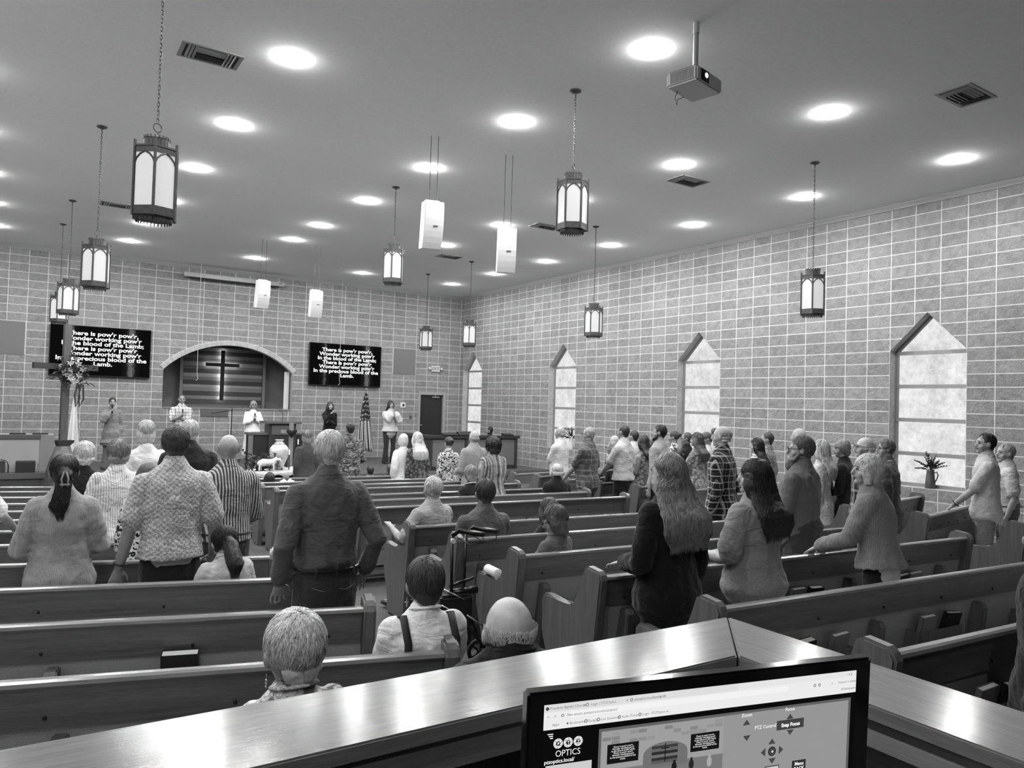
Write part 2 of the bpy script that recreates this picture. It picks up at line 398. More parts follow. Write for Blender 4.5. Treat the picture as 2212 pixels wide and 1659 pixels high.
# crown moulding
def crown(name, p, q, inward):
    bm = B(); d = (Vector(q) - Vector(p)).normalized(); n_ = Vector(inward)
    pr = [(0, 0), (.02, 0), (.03, .02), (.055, .05), (.07, .07), (.07, .085), (0, .085)]
    A = [bm.verts.new(Vector(p) + n_ * a + Vector((0, 0, ZC - .085 + b))) for a, b in pr]
    C = [bm.verts.new(Vector(q) + n_ * a + Vector((0, 0, ZC - .085 + b))) for a, b in pr]
    bm.faces.new(A); bm.faces.new(C[::-1])
    for i in range(len(pr)): bm.faces.new([A[i], C[i], C[(i + 1) % len(pr)], A[(i + 1) % len(pr)]])
    struct(obj(name, bm, plain('crown_paint', 150, .6)))
crown('trim_2', (XR, YF, 0), (XR, YB, 0), (-1, 0, 0)); crown('trim_3', (XL, YB, 0), (XR, YB, 0), (0, -1, 0))
# sloping nave floor and stage
bm = B()
for (ya, yb_) in ((YF, 0), (0, 15.0), (15.0, YB)):
    bm.faces.new([bm.verts.new((XL - .05, ya, floor_z(ya))), bm.verts.new((XR + .05, ya, floor_z(ya))), bm.verts.new((XR + .05, yb_, floor_z(yb_))), bm.verts.new((XL - .05, yb_, floor_z(yb_)))])
bmesh.ops.remove_doubles(bm, verts=bm.verts[:], dist=.001)
fl = struct(obj('floor', bm, M_CARPET))
bm = B(); sp = [(XL, 18.9), (1.4, 18.9), (2.9, 17.0), (7.2, 16.85), (9.2, 16.6), (XR, 16.5), (XR, YB), (XL, YB)]
prism(bm, sp, -.62, 0.0, 'Z')
struct(obj('floor_stage', bm, noisy('stage_carpet', 62, 84, 120, .97, .4, .004)))
bm = B(); prism(bm, [(x, y - (.02 if y < YB else 0)) for x, y in sp], .002, .022, 'Z'); bm.free()
M_PEWW = wood('pew_oak', 74, 106, .38, 'X', 1.0, .12, .15)
M_PEWD = wood('pew_oak_end', 76, 106, .42, 'Z', 1.0, .12, .1)
bm = B()
for i in range(5):
    (xa, ya), (xb, yb_) = sp[i], sp[i + 1]; d = Vector((xb - xa, yb_ - ya)).normalized(); n_ = Vector((d.y, -d.x))
    if n_.y > 0: n_ = -n_
    prism(bm, [(xa, ya), (xb, yb_), (xb + n_.x * .03, yb_ + n_.y * .03), (xa + n_.x * .03, ya + n_.y * .03)], -.12, .0, 'Z')
struct(obj('trim_4', bm, M_PEWW))
# door in the back wall
dr = struct(empty('door_1', ((DX0 + DX1) / 2, YB, 0)))
hw = (DX1 - DX0) / 2
obj('door_leaf', boxm(-hw + .05, hw - .05, .06, .11, .01, DZ - .05), plain('door_dark', 34, .5), dr)
bm = B()
for s in (-1, 1): box(bm, s * (hw + .005) - .045, s * (hw + .005) + .045, -.02, .13, 0, DZ + .04)
box(bm, -hw - .05, hw + .05, -.021, .13, DZ - .045, DZ + .05)
obj('door_frame', bm, plain('door_frame_paint', 150, .5), dr)
obj('door_closer', boxm(.02, .28, .0, .06, DZ - .14, DZ - .10), plain('closer_metal', 170, .3, .6), dr)
obj('closer_arm', boxm(.12, .14, -.02, .04, DZ - .10, DZ - .05), MATS['closer_metal'], dr)
bm = B(); ell(bm, (-hw + .1, .02, 1.0), (.03, .03, .03)); obj('door_handle', bm, MATS['closer_metal'], dr, True)
# ---------------------------------------------------------------- ceiling lamps
def place_copies(proto, spots, labels, group=None):
    km = kidmap(proto)
    for i, (loc, lab) in enumerate(zip(spots, labels)):
        o = proto if i == 0 else copy_tree(proto, km)
        o.location = loc[:3]
        if len(loc) > 3: o.rotation_euler = (0, 0, loc[3])
        o['label'] = lab
        if group: o['group'] = group
M_LAMP = emitter('lamp_lens', 255, LAMP)
lp = empty('ceiling_light'); tag(lp, 'x', 'ceiling light')
bm = B(); lathe(bm, [(.092, 0), (.092, -.010), (.078, -.016), (.05, -.020), (.004, -.022)], 20); obj('lens', bm, M_LAMP, lp, True)
bm = B(); lathe(bm, [(.104, 0), (.102, -.0025), (.0935, -.003), (.0932, -.0005)], 24); obj('trim_ring', bm, M_WHITE, lp, True)
xs = [10.55, 7.75, 4.95, 2.05, -.75]; ys = [19.5, 17.15, 14.82, 12.4, 10.05, 7.7, 5.28, 2.9, .5]
seen = {(2.17, 7.71): 0, (5.02, 5.35): 0, (2.11, 10.06): 0, (5.0, 7.73): 0, (7.78, 5.24): 0, (2.05, 12.37): 0, (4.96, 10.07): 0, (7.78, 7.65): 0, (10.57, 5.15): 0, (1.92, 17.09): 0, (4.92, 12.43): 0, (10.55, 7.53): 0, (4.87, 14.82): 0, (1.84, 19.34): 0, (4.83, 16.58): 0, (10.57, 9.99): 0, (4.74, 19.45): 0, (7.74, 14.83): 0, (10.57, 12.39): 0, (7.69, 19.62): 0, (10.58, 14.82): 0, (10.51, 19.56): 0, (10.55, 17.2): 0}
spots = [(x, y, ZC) for x, y in seen]
colname = {0: 'in the line of lamps furthest left', 1: 'in the line of lamps over the middle', 2: 'in the line right of the middle', 3: 'in the line nearest the windows'}
def colof(x): return 0 if x < 3 else 1 if x < 6 else 2 if x < 9 else 3
ordn = ['nearest the viewer', 'second nearest', 'third nearest', 'fourth nearest', 'fifth nearest', 'sixth nearest', 'seventh nearest', 'eighth nearest']
labs = []
for x, y, z in spots:
    c = colof(x); rk = sorted([s[1] for s in spots if colof(s[0]) == c]).index(y)
    labs.append('round white ceiling lamp, %s %s' % (ordn[rk], colname[c]))
place_copies(lp, spots, labs, 'round lamps in the ceiling')
km = kidmap(lp)
for x, y in [(7.75, 10.05), (7.75, 12.4), (2.0, 14.8), (-.75, 19.5), (-.75, 17.15), (-.75, 14.8), (-.75, 12.4), (-.75, 10.05), (-.75, 7.7), (-.75, 5.28), (-.75, 2.9), (2.1, 5.28), (-.75, .5), (-.75, -1.5)]:
    o = copy_tree(lp, km); o.location = (x, y, ZC)
    o['label'] = 'round white ceiling lamp outside the picture or hidden by other things'
# ---------------------------------------------------------------- hanging lanterns
M_BRONZE = noisy('lantern_bronze', 44, 66, 30, .5, .15, .002)
M_LGLASS = plain('lantern_glass', 150, .3, 0, LANT)
def lantern_proto():
    r = empty('hanging_lantern'); tag(r, 'x', 'lantern')
    R = .172; hz = [0, .735]
    # z measured up from the bottom of the lantern
    def hexp(rad, ph=0): return [(rad * math.cos(PI / 3 * k + ph), rad * math.sin(PI / 3 * k + ph)) for k in range(6)]
    bm = B()
    def hexring(r0, r1, z0, z1):
        a, b = hexp(r0), hexp(r1)
        for k in range(6):
            p, q, s, t = a[k], a[(k + 1) % 6], b[(k + 1) % 6], b[k]
            prism(bm, [p, q, s, t], z0, z1, 'Z')
    hexring(R - .012, R + .004, .035, .105); hexring(R - .06, R - .010, .028, .045); obj('bottom_band', bm, M_BRONZE, r)
    bm = B(); hexring(R - .012, R + .004, .525, .575); hexring(R - .03, R + .01, .570, .583); hexring(.03, R - .01, .555, .57)
    obj('top_band', bm, M_BRONZE, r)
    for k in range(6):
        a = PI / 3 * k; c, s = math.cos(a), math.sin(a)
        bm = B(); tube(bm, [(R * c, R * s, .03), (R * c, R * s, .62)], [.0125, .0125], 6, cap=False); obj('corner_post', bm, M_BRONZE, r)
    for k in range(6):
        a = PI / 3 * (k + .5); d = R * math.cos(PI / 6) - .006; w = R * .5 - .006
        T = Matrix.Translation((d * math.cos(a), d * math.sin(a), 0)) @ Matrix.Rotation(a + PI / 2, 4, 'Z')
        bm = B(); box(bm, -w, w, -.002, .002, .10, .53); bm.transform(T); obj('glass_panel', bm, M_LGLASS, r)
        bm = B()                        # pointed arch tracery
        for sg in (-1, 1):
            pts = [(sg * w, -.006, .445), (sg * w * .86, -.006, .475), (sg * w * .5, -.006, .508), (0, -.006, .53)]
            tube(bm, pts, [.0075] * 4, 5, cap=False)
        bm.transform(T); obj('arch_tracery', bm, M_BRONZE, r)
    bm = B(); rc = .092
    n = 20
    for k in range(n):
        a = 2 * PI * k / n; T = Matrix.Rotation(a, 4, 'Z')
        vs = box(bm, rc - .004, rc + .004, -.0135, .0135, .575, .665)
        for v in vs: v.co = T @ v.co
        vs = box(bm, rc - .002, rc + .010, -.007, .007, .66, .682)
        for v in vs: v.co = T @ v.co
    lathe(bm, [(rc - .006, .655), (rc - .006, .66), (.002, .66), (.002, .655)], 18)
    obj('crown', bm, M_BRONZE, r)
    bm = B()
    for k in range(30):
        a = 2 * PI * k / 30; ell(bm, (.130 * math.cos(a), .130 * math.sin(a), .012), (.006, .006, .018), None, 6, 4)
    lathe(bm, [(.136, .02), (.136, .034), (.120, .034), (.120, .02)], 24)
    obj('bottom_beading', bm, M_BRONZE, r)
    bm = B()
    for k in range(3):
        a = 2 * PI * k / 3; tube(bm, [(.05 * math.cos(a), .05 * math.sin(a), .66), (0, 0, .73)], [.003, .003], 5, cap=False)
    ringtorus(bm, (0, 0, .765), .034, .005, 'Y', 18, 6); obj('hanging_ring', bm, M_BRONZE, r)
    return r
def chain(top, m):
    bm = B(); z = .80; k = 0
    while z < top - .03:
        # one link: stretched ring
        n = 8; P = []
        for i in range(n):
            a = 2 * PI * i / n; row = []
            for j in range(4):
                b = 2 * PI * j / 4; q = .011 + .0028 * math.cos(b); w = .0028 * math.sin(b)
                x, y_, zz = q * math.cos(a), w, q * math.sin(a) * 1.9
                if k % 2: x, y_ = y_, x
                row.append(bm.verts.new((x, y_, z + .018 + zz)))
            P.append(row)
        for i in range(n):
            for j in range(4): bm.faces.new([P[i][j], P[(i + 1) % n][j], P[(i + 1) % n][(j + 1) % 4], P[i][(j + 1) % 4]])
        z += .034; k += 1
    tube(bm, [(.004, 0, .80), (.004, 0, top)], [.0022, .0022], 4, cap=False)
    return bm
def canopy(top):
    bm = B(); lathe(bm, [(.065, top - .001), (.065, top - .012), (.045, top - .024), (.012, top - .034), (.010, top - .05)], 20); return bm
LN = [((.78, 6.5), 1.365, 'big bronze lantern hanging nearest the viewer at upper left', .35), ((.68, 11.25), 1.357, 'bronze lantern second nearest in the left row, left of the projection screen case', .25), ((.54, 15.96), 1.40, 'bronze lantern in the left row, just above the left screen and overlapping another', 1.0), ((.47, 18.35), 1.42, 'bronze lantern furthest back in the left row, half hidden by another lantern', .3),
      ((5.02, 6.56), 1.928, 'bronze lantern in the middle row right of the two near hanging speakers', .45), ((4.97, 11.32), 1.913, 'bronze lantern in the middle row left of the two near hanging speakers', 1.0), ((9.2, 6.41), 1.351, 'bronze lantern hanging nearest in the right row before the windowed wall', .6), ((9.22, 11.27), 1.346, 'bronze lantern second nearest in the right row, left of the third window', .55), ((9.17, 16.07), 1.395, 'bronze lantern third in the right row, close to the room corner', 1.0), ((9.16, 18.47), 1.42, 'bronze lantern furthest in the right row, over the flat panel left of the corner', .4)]
lpz = lantern_proto(); kml = kidmap(lpz); protoL = []
for i, ((x, y), zb_, lab, rz) in enumerate(LN):
    o = lpz if i == 0 else copy_tree(lpz, kml)
    z0 = EYE + zb_; o.location = (x, y, z0); o.rotation_euler = (0, 0, rz); o['label'] = lab; o['group'] = 'bronze lanterns hung from the ceiling'
    top = ZC - z0
    c = obj('chain', chain(top, None), M_BRONZE, o); d = obj('canopy', canopy(top), M_BRONZE, o)
# ---------------------------------------------------------------- air vents
def vent():
    r = empty('ceiling_vent'); tag(r, 'x', 'ceiling vent')
    bm = B(); w, h = .30, .19
    for a in ((-w, w, -h, -h + .035), (-w, w, h - .035, h), (-w, -w + .04, -h, h), (w - .04, w, -h, h)): box(bm, a[0], a[1], a[2], a[3], -.010, .0)
    obj('vent_frame', bm, plain('vent_paint', 140, .5), r)
    obj('vent_throat', boxm(-w + .03, w - .03, -h + .03, h - .03, -.003, -.001), plain('vent_dark', 30, .8), r)
    for k in range(3):
        for s in (-1, 1):
            bm = B(); x = s * (w - .07 - k * .035); prism(bm, [(x, -.002), (x + s * .004, -.004), (x - s * .018, -.014), (x - s * .02, -.011)], -h + .035, h - .035, 'Y')
            obj('vent_slat', bm, MATS['vent_paint'], r)
    for k in range(3):
        for s in (-1, 1):
            bm = B(); y = s * (h - .06 - k * .04); prism(bm, [(y, -.002), (y + s * .004, -.004), (y - s * .02, -.014), (y - s * .022, -.011)], -w + .16, w - .16, 'X')
            obj('vent_slat', bm, MATS['vent_paint'], r)
    return r
VS = [((1.45, 8.17), 'slatted air vent in the ceiling beside the nearest lantern at upper left'), ((1.27, 15.77), 'slatted air vent low in the ceiling between two lanterns at left'), ((8.51, 4.07), 'slatted air vent at the far right end of the ceiling'), ((8.45, 8.11), 'air vent between the middle lantern row and the right row of lanterns'), ((8.47, 11.9), 'air vent tucked behind the left side of the near middle lantern'), ((8.43, 15.89), 'small looking air vent furthest back near the room corner')]
vp = vent(); place_copies(vp, [(a[0], a[1], ZC, 0.0) for a, _ in VS], [l for _, l in VS], 'air vents in the ceiling')
# ---------------------------------------------------------------- hanging speakers
M_SPK = plain('speaker_shell', 216, .5); M_GRILL = noisy('speaker_grille', 176, 200, 300, .7, .2, .001)
def speaker(w, h, d):
    r = empty('hanging_speaker'); tag(r, 'x', 'speaker')
    n = 8; pr = []
    for i in range(n + 1):      # gently curved front (y towards viewer = negative)
        t = i / n; z = -h * t; y = -d * .5 - .05 * math.sin(PI * t * .8) + .06 * t ** 2
        pr.append((y, z))
    prof = pr + [(d * .5 + .03, -h), (d * .5, 0)]
    bm = B(); prism(bm, prof, -w / 2, w / 2, 'X', .006); obj('cabinet', bm, M_SPK, r)
    fr = [(y - .008, z * .985 - .006) for y, z in pr]; bk = [(y + .004, z * .985 - .006) for y, z in pr][::-1]
    bm = B(); prism(bm, fr + bk, -w / 2 + .008, w / 2 - .008, 'X', .002); obj('grille', bm, M_GRILL, r)
    bm = B(); y = pr[4][0] - .013; prism(bm, [(-.035, -.006), (.028, -.006), (.040, .006), (-.022, .006)], y - .004, y + .002, 'Y')
    o = obj('maker_badge', bm, plain('badge_grey', 70, .5), r); o.location = (.02, 0, -h * .52)
    bm = B(); box(bm, -w * .42, w * .3, -.05, .05, -.002, .022, .003); obj('bracket', bm, M_SPK, r)
    return r
SPK = [((4.41, 8.82), 2.66, -.70, (928, 363), 'white hanging loudspeaker nearest, left of the near pair, by a ceiling lamp'), ((5.60, 8.83), 2.49, -.70, 0, 'white hanging loudspeaker right of the near pair'), ((4.32, 17.0), 2.62, -.75, 0, 'small looking white hanging loudspeaker in front of the screen case, left of the far pair'), ((5.48, 16.8), 2.50, -.75, 0, 'small looking white hanging loudspeaker right of the far pair')]
sp0 = speaker(.26, .62, .22); kms = kidmap(sp0)
for i, ((x, y), zr, rz, _, lab) in enumerate(SPK):
    o = sp0 if i == 0 else copy_tree(sp0, kms)
    o.location = (x, y, EYE + zr); o.rotation_euler = (math.radians(7), 0, math.radians((-14, -28, 4, -6)[i])); o['label'] = lab; o['group'] = 'white speakers hung on wires'
    Lz = (ZC - EYE - zr)
    for s in (-1, 1):
        bm = B(); inv = Euler((math.radians(7), 0, math.radians((-14, -28, 4, -6)[i]))).to_matrix().inverted()
        tube(bm, [(s * .05, 0, .02), Vector((s * .05, 0, .02)) + inv @ Vector((0, 0, Lz - .02))], [.004, .004], 5, cap=False); obj('hanging_wire', bm, M_DARK, o)
# ---------------------------------------------------------------- projector
pj = tag(empty('projector', (5.0, 4.74, EYE + 2.92), math.radians(0)), 'white projector hanging from a pipe under the ceiling with its lens lit', 'projector')
M_PROJ = plain('projector_shell', 178, .45)
pj.rotation_euler = (0, 0, math.radians(180 + 12))
def pbox(name, x0, x1, y0, y1, z0, z1, m, bev=.004, sm=False): return obj(name, boxm(x0, x1, y0, y1, z0, z1, bev), m, pj, sm)
pbox('shell', -.22, .22, -.17, .15, 0, .13, M_PROJ, .015)
pbox('top_plate', -.20, .20, -.15, .13, .131, .14, M_DARK)
pbox('lens_panel', .02, .15, .148, .156, .015, .118, M_BLACK, .002)
bm = B(); tube(bm, [(.085, .15, .065), (.085, .168, .065)], [.036, .034], 18, cap=False); obj('lens_barrel', bm, M_DARK, pj)
bm = B(); tube(bm, [(.085, .165, .065), (.085, .172, .065)], [.024, .02], 16, cap=False); obj('lit_lens', bm, emitter('projector_light', 255, 6.0), pj)
for k in range(16):
    pass
bm = B()
for k in range(18): box(bm, .2205, .224, -.12 + k * .0135, -.114 + k * .0135, .02, .115)
obj('side_grille', bm, plain('grille_grey', 120, .6), pj)
pbox('mount_plate', -.06, .06, -.05, .05, .14, .165, M_DARK); 
bm = B(); tube(bm, [(0, 0, .165), (0, 0, .20)], [.055, .03], 16, cap=False); obj('mount_ball', bm, M_DARK, pj)
bm = B(); tube(bm, [(0, 0, .19), (0, 0, ZC - EYE - 2.92)], [.024, .024], 16, cap=False); obj('pole', bm, plain('pole_paint', 165, .35), pj)
bm = B(); tube(bm, [(0, 0, ZC - EYE - 2.92 - .10), (0, 0, ZC - EYE - 2.92)], [.029, .029], 16, cap=False); obj('pole_collar', bm, plain('collar_paint', 190, .4), pj)
bm = B(); tube(bm, [(.1, -.12, 0), (.07, -.16, -.03), (.03, -.19, -.035), (.0, -.19, -.08), (.0, -.185, -.03), (-.05, -.15, 0)], [.004] * 6, 6, cap=False); obj('cable', bm, M_DARK, pj)
# ---------------------------------------------------------------- screens
def picture_mat():
    m = bpy.data.materials.new('forest_picture'); m.use_nodes = True; nt = m.node_tree; nt.nodes.clear()
    o = nt.nodes.new('ShaderNodeOutputMaterial'); e = nt.nodes.new('ShaderNodeEmission')
    c = coords(nt, scale=(9, 1, 1.6)); a = nz(nt, c, 1.2, 5, .6, .5)
    c2 = coords(nt, scale=(1, 1, 1)); bnd = nz(nt, c2, 1.6, 2); c3 = coords(nt, scale=(26, 1, 9)); fine = nz(nt, c3, 1.0, 6, .8)
    s = nt.nodes.new('ShaderNodeTexCoord'); sp_ = nt.nodes.new('ShaderNodeSeparateXYZ'); nt.links.new(s.outputs['Object'], sp_.inputs[0])
    d1 = math_(nt, 'ABSOLUTE', math_(nt, 'ADD', sp_.outputs[0], -.68)); d2 = math_(nt, 'ABSOLUTE', math_(nt, 'ADD', sp_.outputs[0], .66))
    w1 = math_(nt, 'MAXIMUM', math_(nt, 'SUBTRACT', 1.0, math_(nt, 'MULTIPLY', d1, 4.2)), math_(nt, 'SUBTRACT', .8, math_(nt, 'MULTIPLY', d2, 4.5)))
    w1 = math_(nt, 'MAXIMUM', w1, 0.0)
    v = math_(nt, 'ADD', math_(nt, 'MULTIPLY', math_(nt, 'MULTIPLY', w1, fine), .62), math_(nt, 'MULTIPLY', math_(nt, 'MULTIPLY', a, bnd), .08))
    nt.links.new(ramp(nt, v, [(.0, .004), (.20, .012), (.34, .20), (.48, .55)]), e.inputs[0]); e.inputs[1].default_value = .9
    nt.links.new(e.outputs[0], o.inputs[0]); return m
M_PIC = picture_mat(); M_TXT = emitter('screen_letters', 255, 1.15)
LY = ["There is pow'r pow'r,", "Wonder working pow'r", "In the blood of the Lamb;", "There is pow'r pow'r", "Wonder working pow'r", "In the precious blood of the", "Lamb."]
for (x0, x1, lab) in ((.375, 2.665, 'large flat screen with white hymn words on the back wall left of the arch'), (6.925, 9.205, 'large flat screen with white hymn words on the back wall right of the arch')):
    cx = (x0 + x1) / 2; z0, z1 = EYE + .40, EYE + 1.68; w = (x1 - x0) / 2; h = z1 - z0
    r = tag(empty('wall_screen', (cx, YB - .10, z0)), lab, 'screen', 'screens with hymn words on the back wall')
    obj('screen_case', boxm(-w, w, 0, .06, 0, h, .006), M_BLACK, r)
    obj('wall_mount', boxm(-.3, .3, .06, .1, .3, .9), M_BLACK, r)
    obj('screen_image', boxm(-w + .02, w - .02, -.004, -.001, .025, h - .02), M_PIC, r, loc=None)
    zt_ = h - .20
    for i, s in enumerate(LY):
        text_mesh('hymn_words', s, .146, M_TXT, r, ((.04 if i not in (5,) else .02), -.008, zt_ - i * .1275), (PI / 2, 0, 0), bold=.0042, sx=1.24, ext=.001)
# flat panels
for x0, x1, lab in ((-2.0, .05, 'flat rectangular panel on the back wall at the left edge, left of the left screen'), (12.125 - .047 - 6 * BW, 12.125 - .047 - 4 * BW, 'flat rectangular panel on the back wall right of the right screen')):
    x0 = x0 if x0 > 0 else 12.125 - .047 - 33 * BW; x1 = x1 if x1 > 1 else 12.125 - .047 - 30 * BW
    r = tag(empty('acoustic_panel', ((x0 + x1) / 2, YB - .001, TOP - 13 * BH)), lab, 'wall panel', 'flat panels on the back wall')
    w = (x1 - x0) / 2
    obj('panel_face', boxm(-w + .02, w - .02, -.03, 0, .01, 4 * BH - .01, .004), noisy('panel_cloth', 104, 116, 200, .95, .1, .001), r)
    bm = B()
    for a in ((-w, -w + .02, 0, 4 * BH), (w - .02, w, 0, 4 * BH), (-w + .0201, w - .0201, -.0, .012), (-w + .0201, w - .0201, 4 * BH - .012, 4 * BH)): box(bm, a[0], a[1], -.02, 0, a[2], a[3])
    obj('panel_edging', bm, plain('edging_light', 190, .7), r)
# roll-down screen case
r = tag(empty('screen_housing', (4.72, YB - .24, EYE + 3.20)), 'long pale roll-down screen case high on the back wall above the arch', 'projection screen')
obj('housing', boxm(-1.35, 1.35, -.06, .07, 0, .115, .008), plain('housing_paint', 150, .5), r)
obj('screen_slot', boxm(-1.2, 1.2, .0, .05, -.03, .0), M_BLACK, r)
for s in (-1, 1): obj('wall_bracket', boxm(s * 1.2 - .03, s * 1.2 + .03, .07, .239, .03, .09), MATS['housing_paint'], r)
obj('housing_label', boxm(1.18, 1.27, -.062, -.0605, .06, .075), M_DARK, r)
# pull cords
for (x, y, zt_, zb_, lab) in ((3.75, YB - .55, ZC, EYE + .40, 'thin white pull cord hanging in front of the arch'), (7.72, YB - .5, ZC, EYE + .44, 'thin white cord hanging in front of the right screen')):
    bm = B(); tube(bm, [(x, y, zt_), (x, y, zb_ + .25), (x + .01, y, zb_ + .1), (x + .03, y, zb_ + .05), (x, y, zb_), (x - .03, y, zb_ - .01)], [.006] * 6, 6, cap=False)
    o = obj('pull_cord', bm, plain('cord_white', 190, .6)); tag(o, lab, 'cord')
# exit sign, thermostat, switch
r = tag(empty('exit_sign', (11.165, YB - .03, EYE + 1.09)), 'pale exit sign with two lamp heads on the back wall above the dark door', 'exit sign')
obj('sign_box', boxm(-.15, .15, -.02, .03, -.10, .10, .008), plain('sign_shell', 196, .5), r)
text_mesh('exit_letters', 'EXIT', .13, plain('sign_letters', 120, .6), r, (0, -.022, 0), (PI / 2, 0, 0), bold=.003, ext=.001)
for s in (-1, 1):
    bm = B(); tube(bm, [(s * .15, .0, .0), (s * .18, .0, .0)], [.015, .015], 8, cap=False); ell(bm, (s * .22, -.01, 0), (.045, .035, .045)); obj('lamp_head', bm, MATS['sign_shell'], r, True)
r = tag(empty('thermostat', (10.04, YB, EYE - .13)), 'small white square thermostat on the wall beside the fifth singer', 'thermostat')
obj('cover', boxm(-.085, .085, -.03, 0, -.085, .085, .008), M_WHITE, r); obj('dial_window', boxm(-.02, .045, -.033, -.03, -.04, .04), M_DARK, r)
r = tag(empty('wall_switch', (10.33, YB, EYE - .52)), 'small dark switch plate low on the wall left of the door', 'switch')
obj('switch_plate', boxm(-.04, .04, -.008, 0, -.06, .06, .002), plain('plate_grey', 92, .5), r); obj('switch_toggle', boxm(-.012, .012, -.02, -.008, -.02, .02), M_DARK, r)
struct(obj('trim_5', boxm(6.30, 6.44, YB + .205, YB + .235, NZ0 + .012, arc_z(6.40) - .02), plain('strip_white', 205, .6)))
# ---------------------------------------------------------------- pews
M_FAB = noisy('pew_fabric', 134, 160, 240, .97, .35, .0015)
M_CUSH = noisy('pew_cushion', 150, 176, 200, .97, .3, .0015)
M_CAP = wood('pew_cap', 100, 130, .24, 'X', 1.0, .08, .4)
M_BOLT = plain('bolt_metal', 40, .35, .6)
# profile helpers: local x along the pew, y forward (towards the stage), z up
def pew_end(x, s):
    """end panel: post with concave sweep down to the arm, tapering foot"""
    p = [(-.045, .865), (-.03, .895), (-.005, .915), (.10, .925), (.135, .905)]
    p += [(.165, .80), (.19, .72), (.225, .665), (.27, .64), (.32, .632)]
    p += [(.42, .642), (.54, .655), (.59, .648), (.615, .62), (.615, .42), (.60, .36), (.50, .22), (.47, .12), (.50, .0), (.06, .0), (.035, .3)]
    bm = B(); prism(bm, p, x - .032, x + .032, 'X', .012); return bm
def make_pew(Lp, name='pew', rack=True, nb=6, braces=()):
    r = empty(name); tag(r, 'x', 'pew')
    x0, x1 = 0.0, Lp
    # leaning back: lower end further forward
    def backsl(zt, zb_, t0, t1, a, b, m, nm, bev=.004):
        def yl(z): return .008 + (.87 - z) * .20
        bm = B(); prism(bm, [(yl(zt) + t0, zt), (yl(zt) + t1, zt), (yl(zb_) + t1, zb_), (yl(zb_) + t0, zb_)], a, b, 'X', bev); return obj(nm, bm, m, r)
    backsl(.865, .69, -.012, .022, x0 + .033, x1 - .033, M_PEWW, 'top_board')
    bm = B(); prism(bm, [(-.022, .862), (-.018, .876), (-.004, .882), (.030, .880), (.040, .868), (.034, .858), (-.018, .856)], x0 + .033, x1 - .033, 'X'); obj('top_rail', bm, M_CAP, r)
    backsl(.692, .20, -.002, .016, x0 + .034, x1 - .034, M_FAB, 'back_cloth', 0)
    backsl(.80, .46, .022, .055, x0 + .045, x1 - .045, M_CUSH, 'back_cushion', .01)
    bm = B(); prism(bm, [(.10, .385), (.10, .42), (.56, .445), (.575, .43), (.575, .40), (.56, .385)], x0 + .034, x1 - .034, 'X'); obj('seat', bm, M_PEWW, r)
    bm = B(); prism(bm, [(.10, .421), (.10, .475), (.54, .50), (.57, .485), (.575, .455), (.57, .446)], x0 + .04, x1 - .04, 'X'); obj('seat_cushion', bm, M_CUSH, r)
    obj('end_panel', pew_end(x0, -1), M_PEWD, r); obj('end_panel', pew_end(x1, 1), M_PEWD, r)
    for k in range(nb):
        bm = B(); x = x0 + .2 + (Lp - .4) * k / (nb - 1); ell(bm, (x, .020, .735), (.008, .006, .008), None, 8, 6); obj('bolt', bm, M_BOLT, r, True)
    for x in braces:
        bm = B(); prism(bm, [(-.03, .635), (-.012, .662), (.10, .665), (.16, .2), (.16, .0), (.06, .0), (.01, .3)], x - .028, x + .028, 'X', .006); obj('support_brace', bm, M_PEWD, r)
    if rack:
        for x in rack:
            q = obj('book_rack', boxm(x - .22, x + .22, -.055, -.045, .0, .12, .003), M_PEWD, r, loc=(0, .03, .44))
            bm = B(); box(bm, x - .22, x + .22, -.045, .05, .0, .010); box(bm, x - .22, x - .21, -.045, .05, .01, .12); box(bm, x + .21, x + .22, -.045, .05, .01, .12)
            obj('rack_tray', bm, M_PEWD, q)
    return r
LD = [2.30, 3.19, 4.08, 4.99, 5.86, 6.81, 7.68, 8.55, 9.41, 10.28, 11.17, 12.11, 13.0]
CD = [.79, 1.66, 2.54, 3.45, 4.32, 5.20, 6.08, 7.75, 8.57, 9.32, 10.38, 11.12, 11.95, 12.87]
RD = [2.36, 3.23, 4.14, 4.97, 5.87, 6.85, 7.62, 8.51, 9.41, 10.30, 11.17, 11.98]
ORD = ['nearest', 'second nearest', 'third nearest', 'fourth nearest', 'fifth nearest', 'sixth nearest', 'seventh nearest', 'eighth nearest', 'ninth nearest', 'tenth nearest', 'eleventh nearest', 'twelfth nearest', 'thirteenth nearest', 'fourteenth nearest']
PEWS = {}
def put_pews(sec, Lp, ds, xl, ang, skew_x, lab, braces, rack, skip=0):
    proto = None
    for i, d in enumerate(ds):
        if i == 0:
            proto = make_pew(Lp, 'pew', rack, 7, braces); km_ = kidmap(proto); o = proto
        else: o = copy_tree(proto, km_)
        a = math.radians(ang)
        # rail line passes through (xref, d) ; left end of the pew at xl
        yl = d + (xl - skew_x) * math.tan(a)
        o.location = (xl, yl, floor_z(yl + .1) + .0)
        o.rotation_euler = (0, 0, a)
        o['label'] = lab(i + skip); o['group'] = 'rows of wooden pews'
        PEWS[(sec, i + skip)] = o
L_len = 4.3; ca = math.cos(math.radians(-16))
put_pews('L', L_len, LD, 1.53 - L_len * ca, -16.0, 0.0, lambda i: ['wooden pew hidden low behind the counter, with the white-haired woman in it', 'wooden pew with pale cloth back, lowest one fully seen in the left block', 'wooden pew of the left block with a black book in its rack', 'wooden pew of the left block under the woman with the hanging ponytail'][i] if i < 4 else 'wooden pew of the left block, %s one counted from the counter' % ORD[i], (L_len - 1.45, ), False)
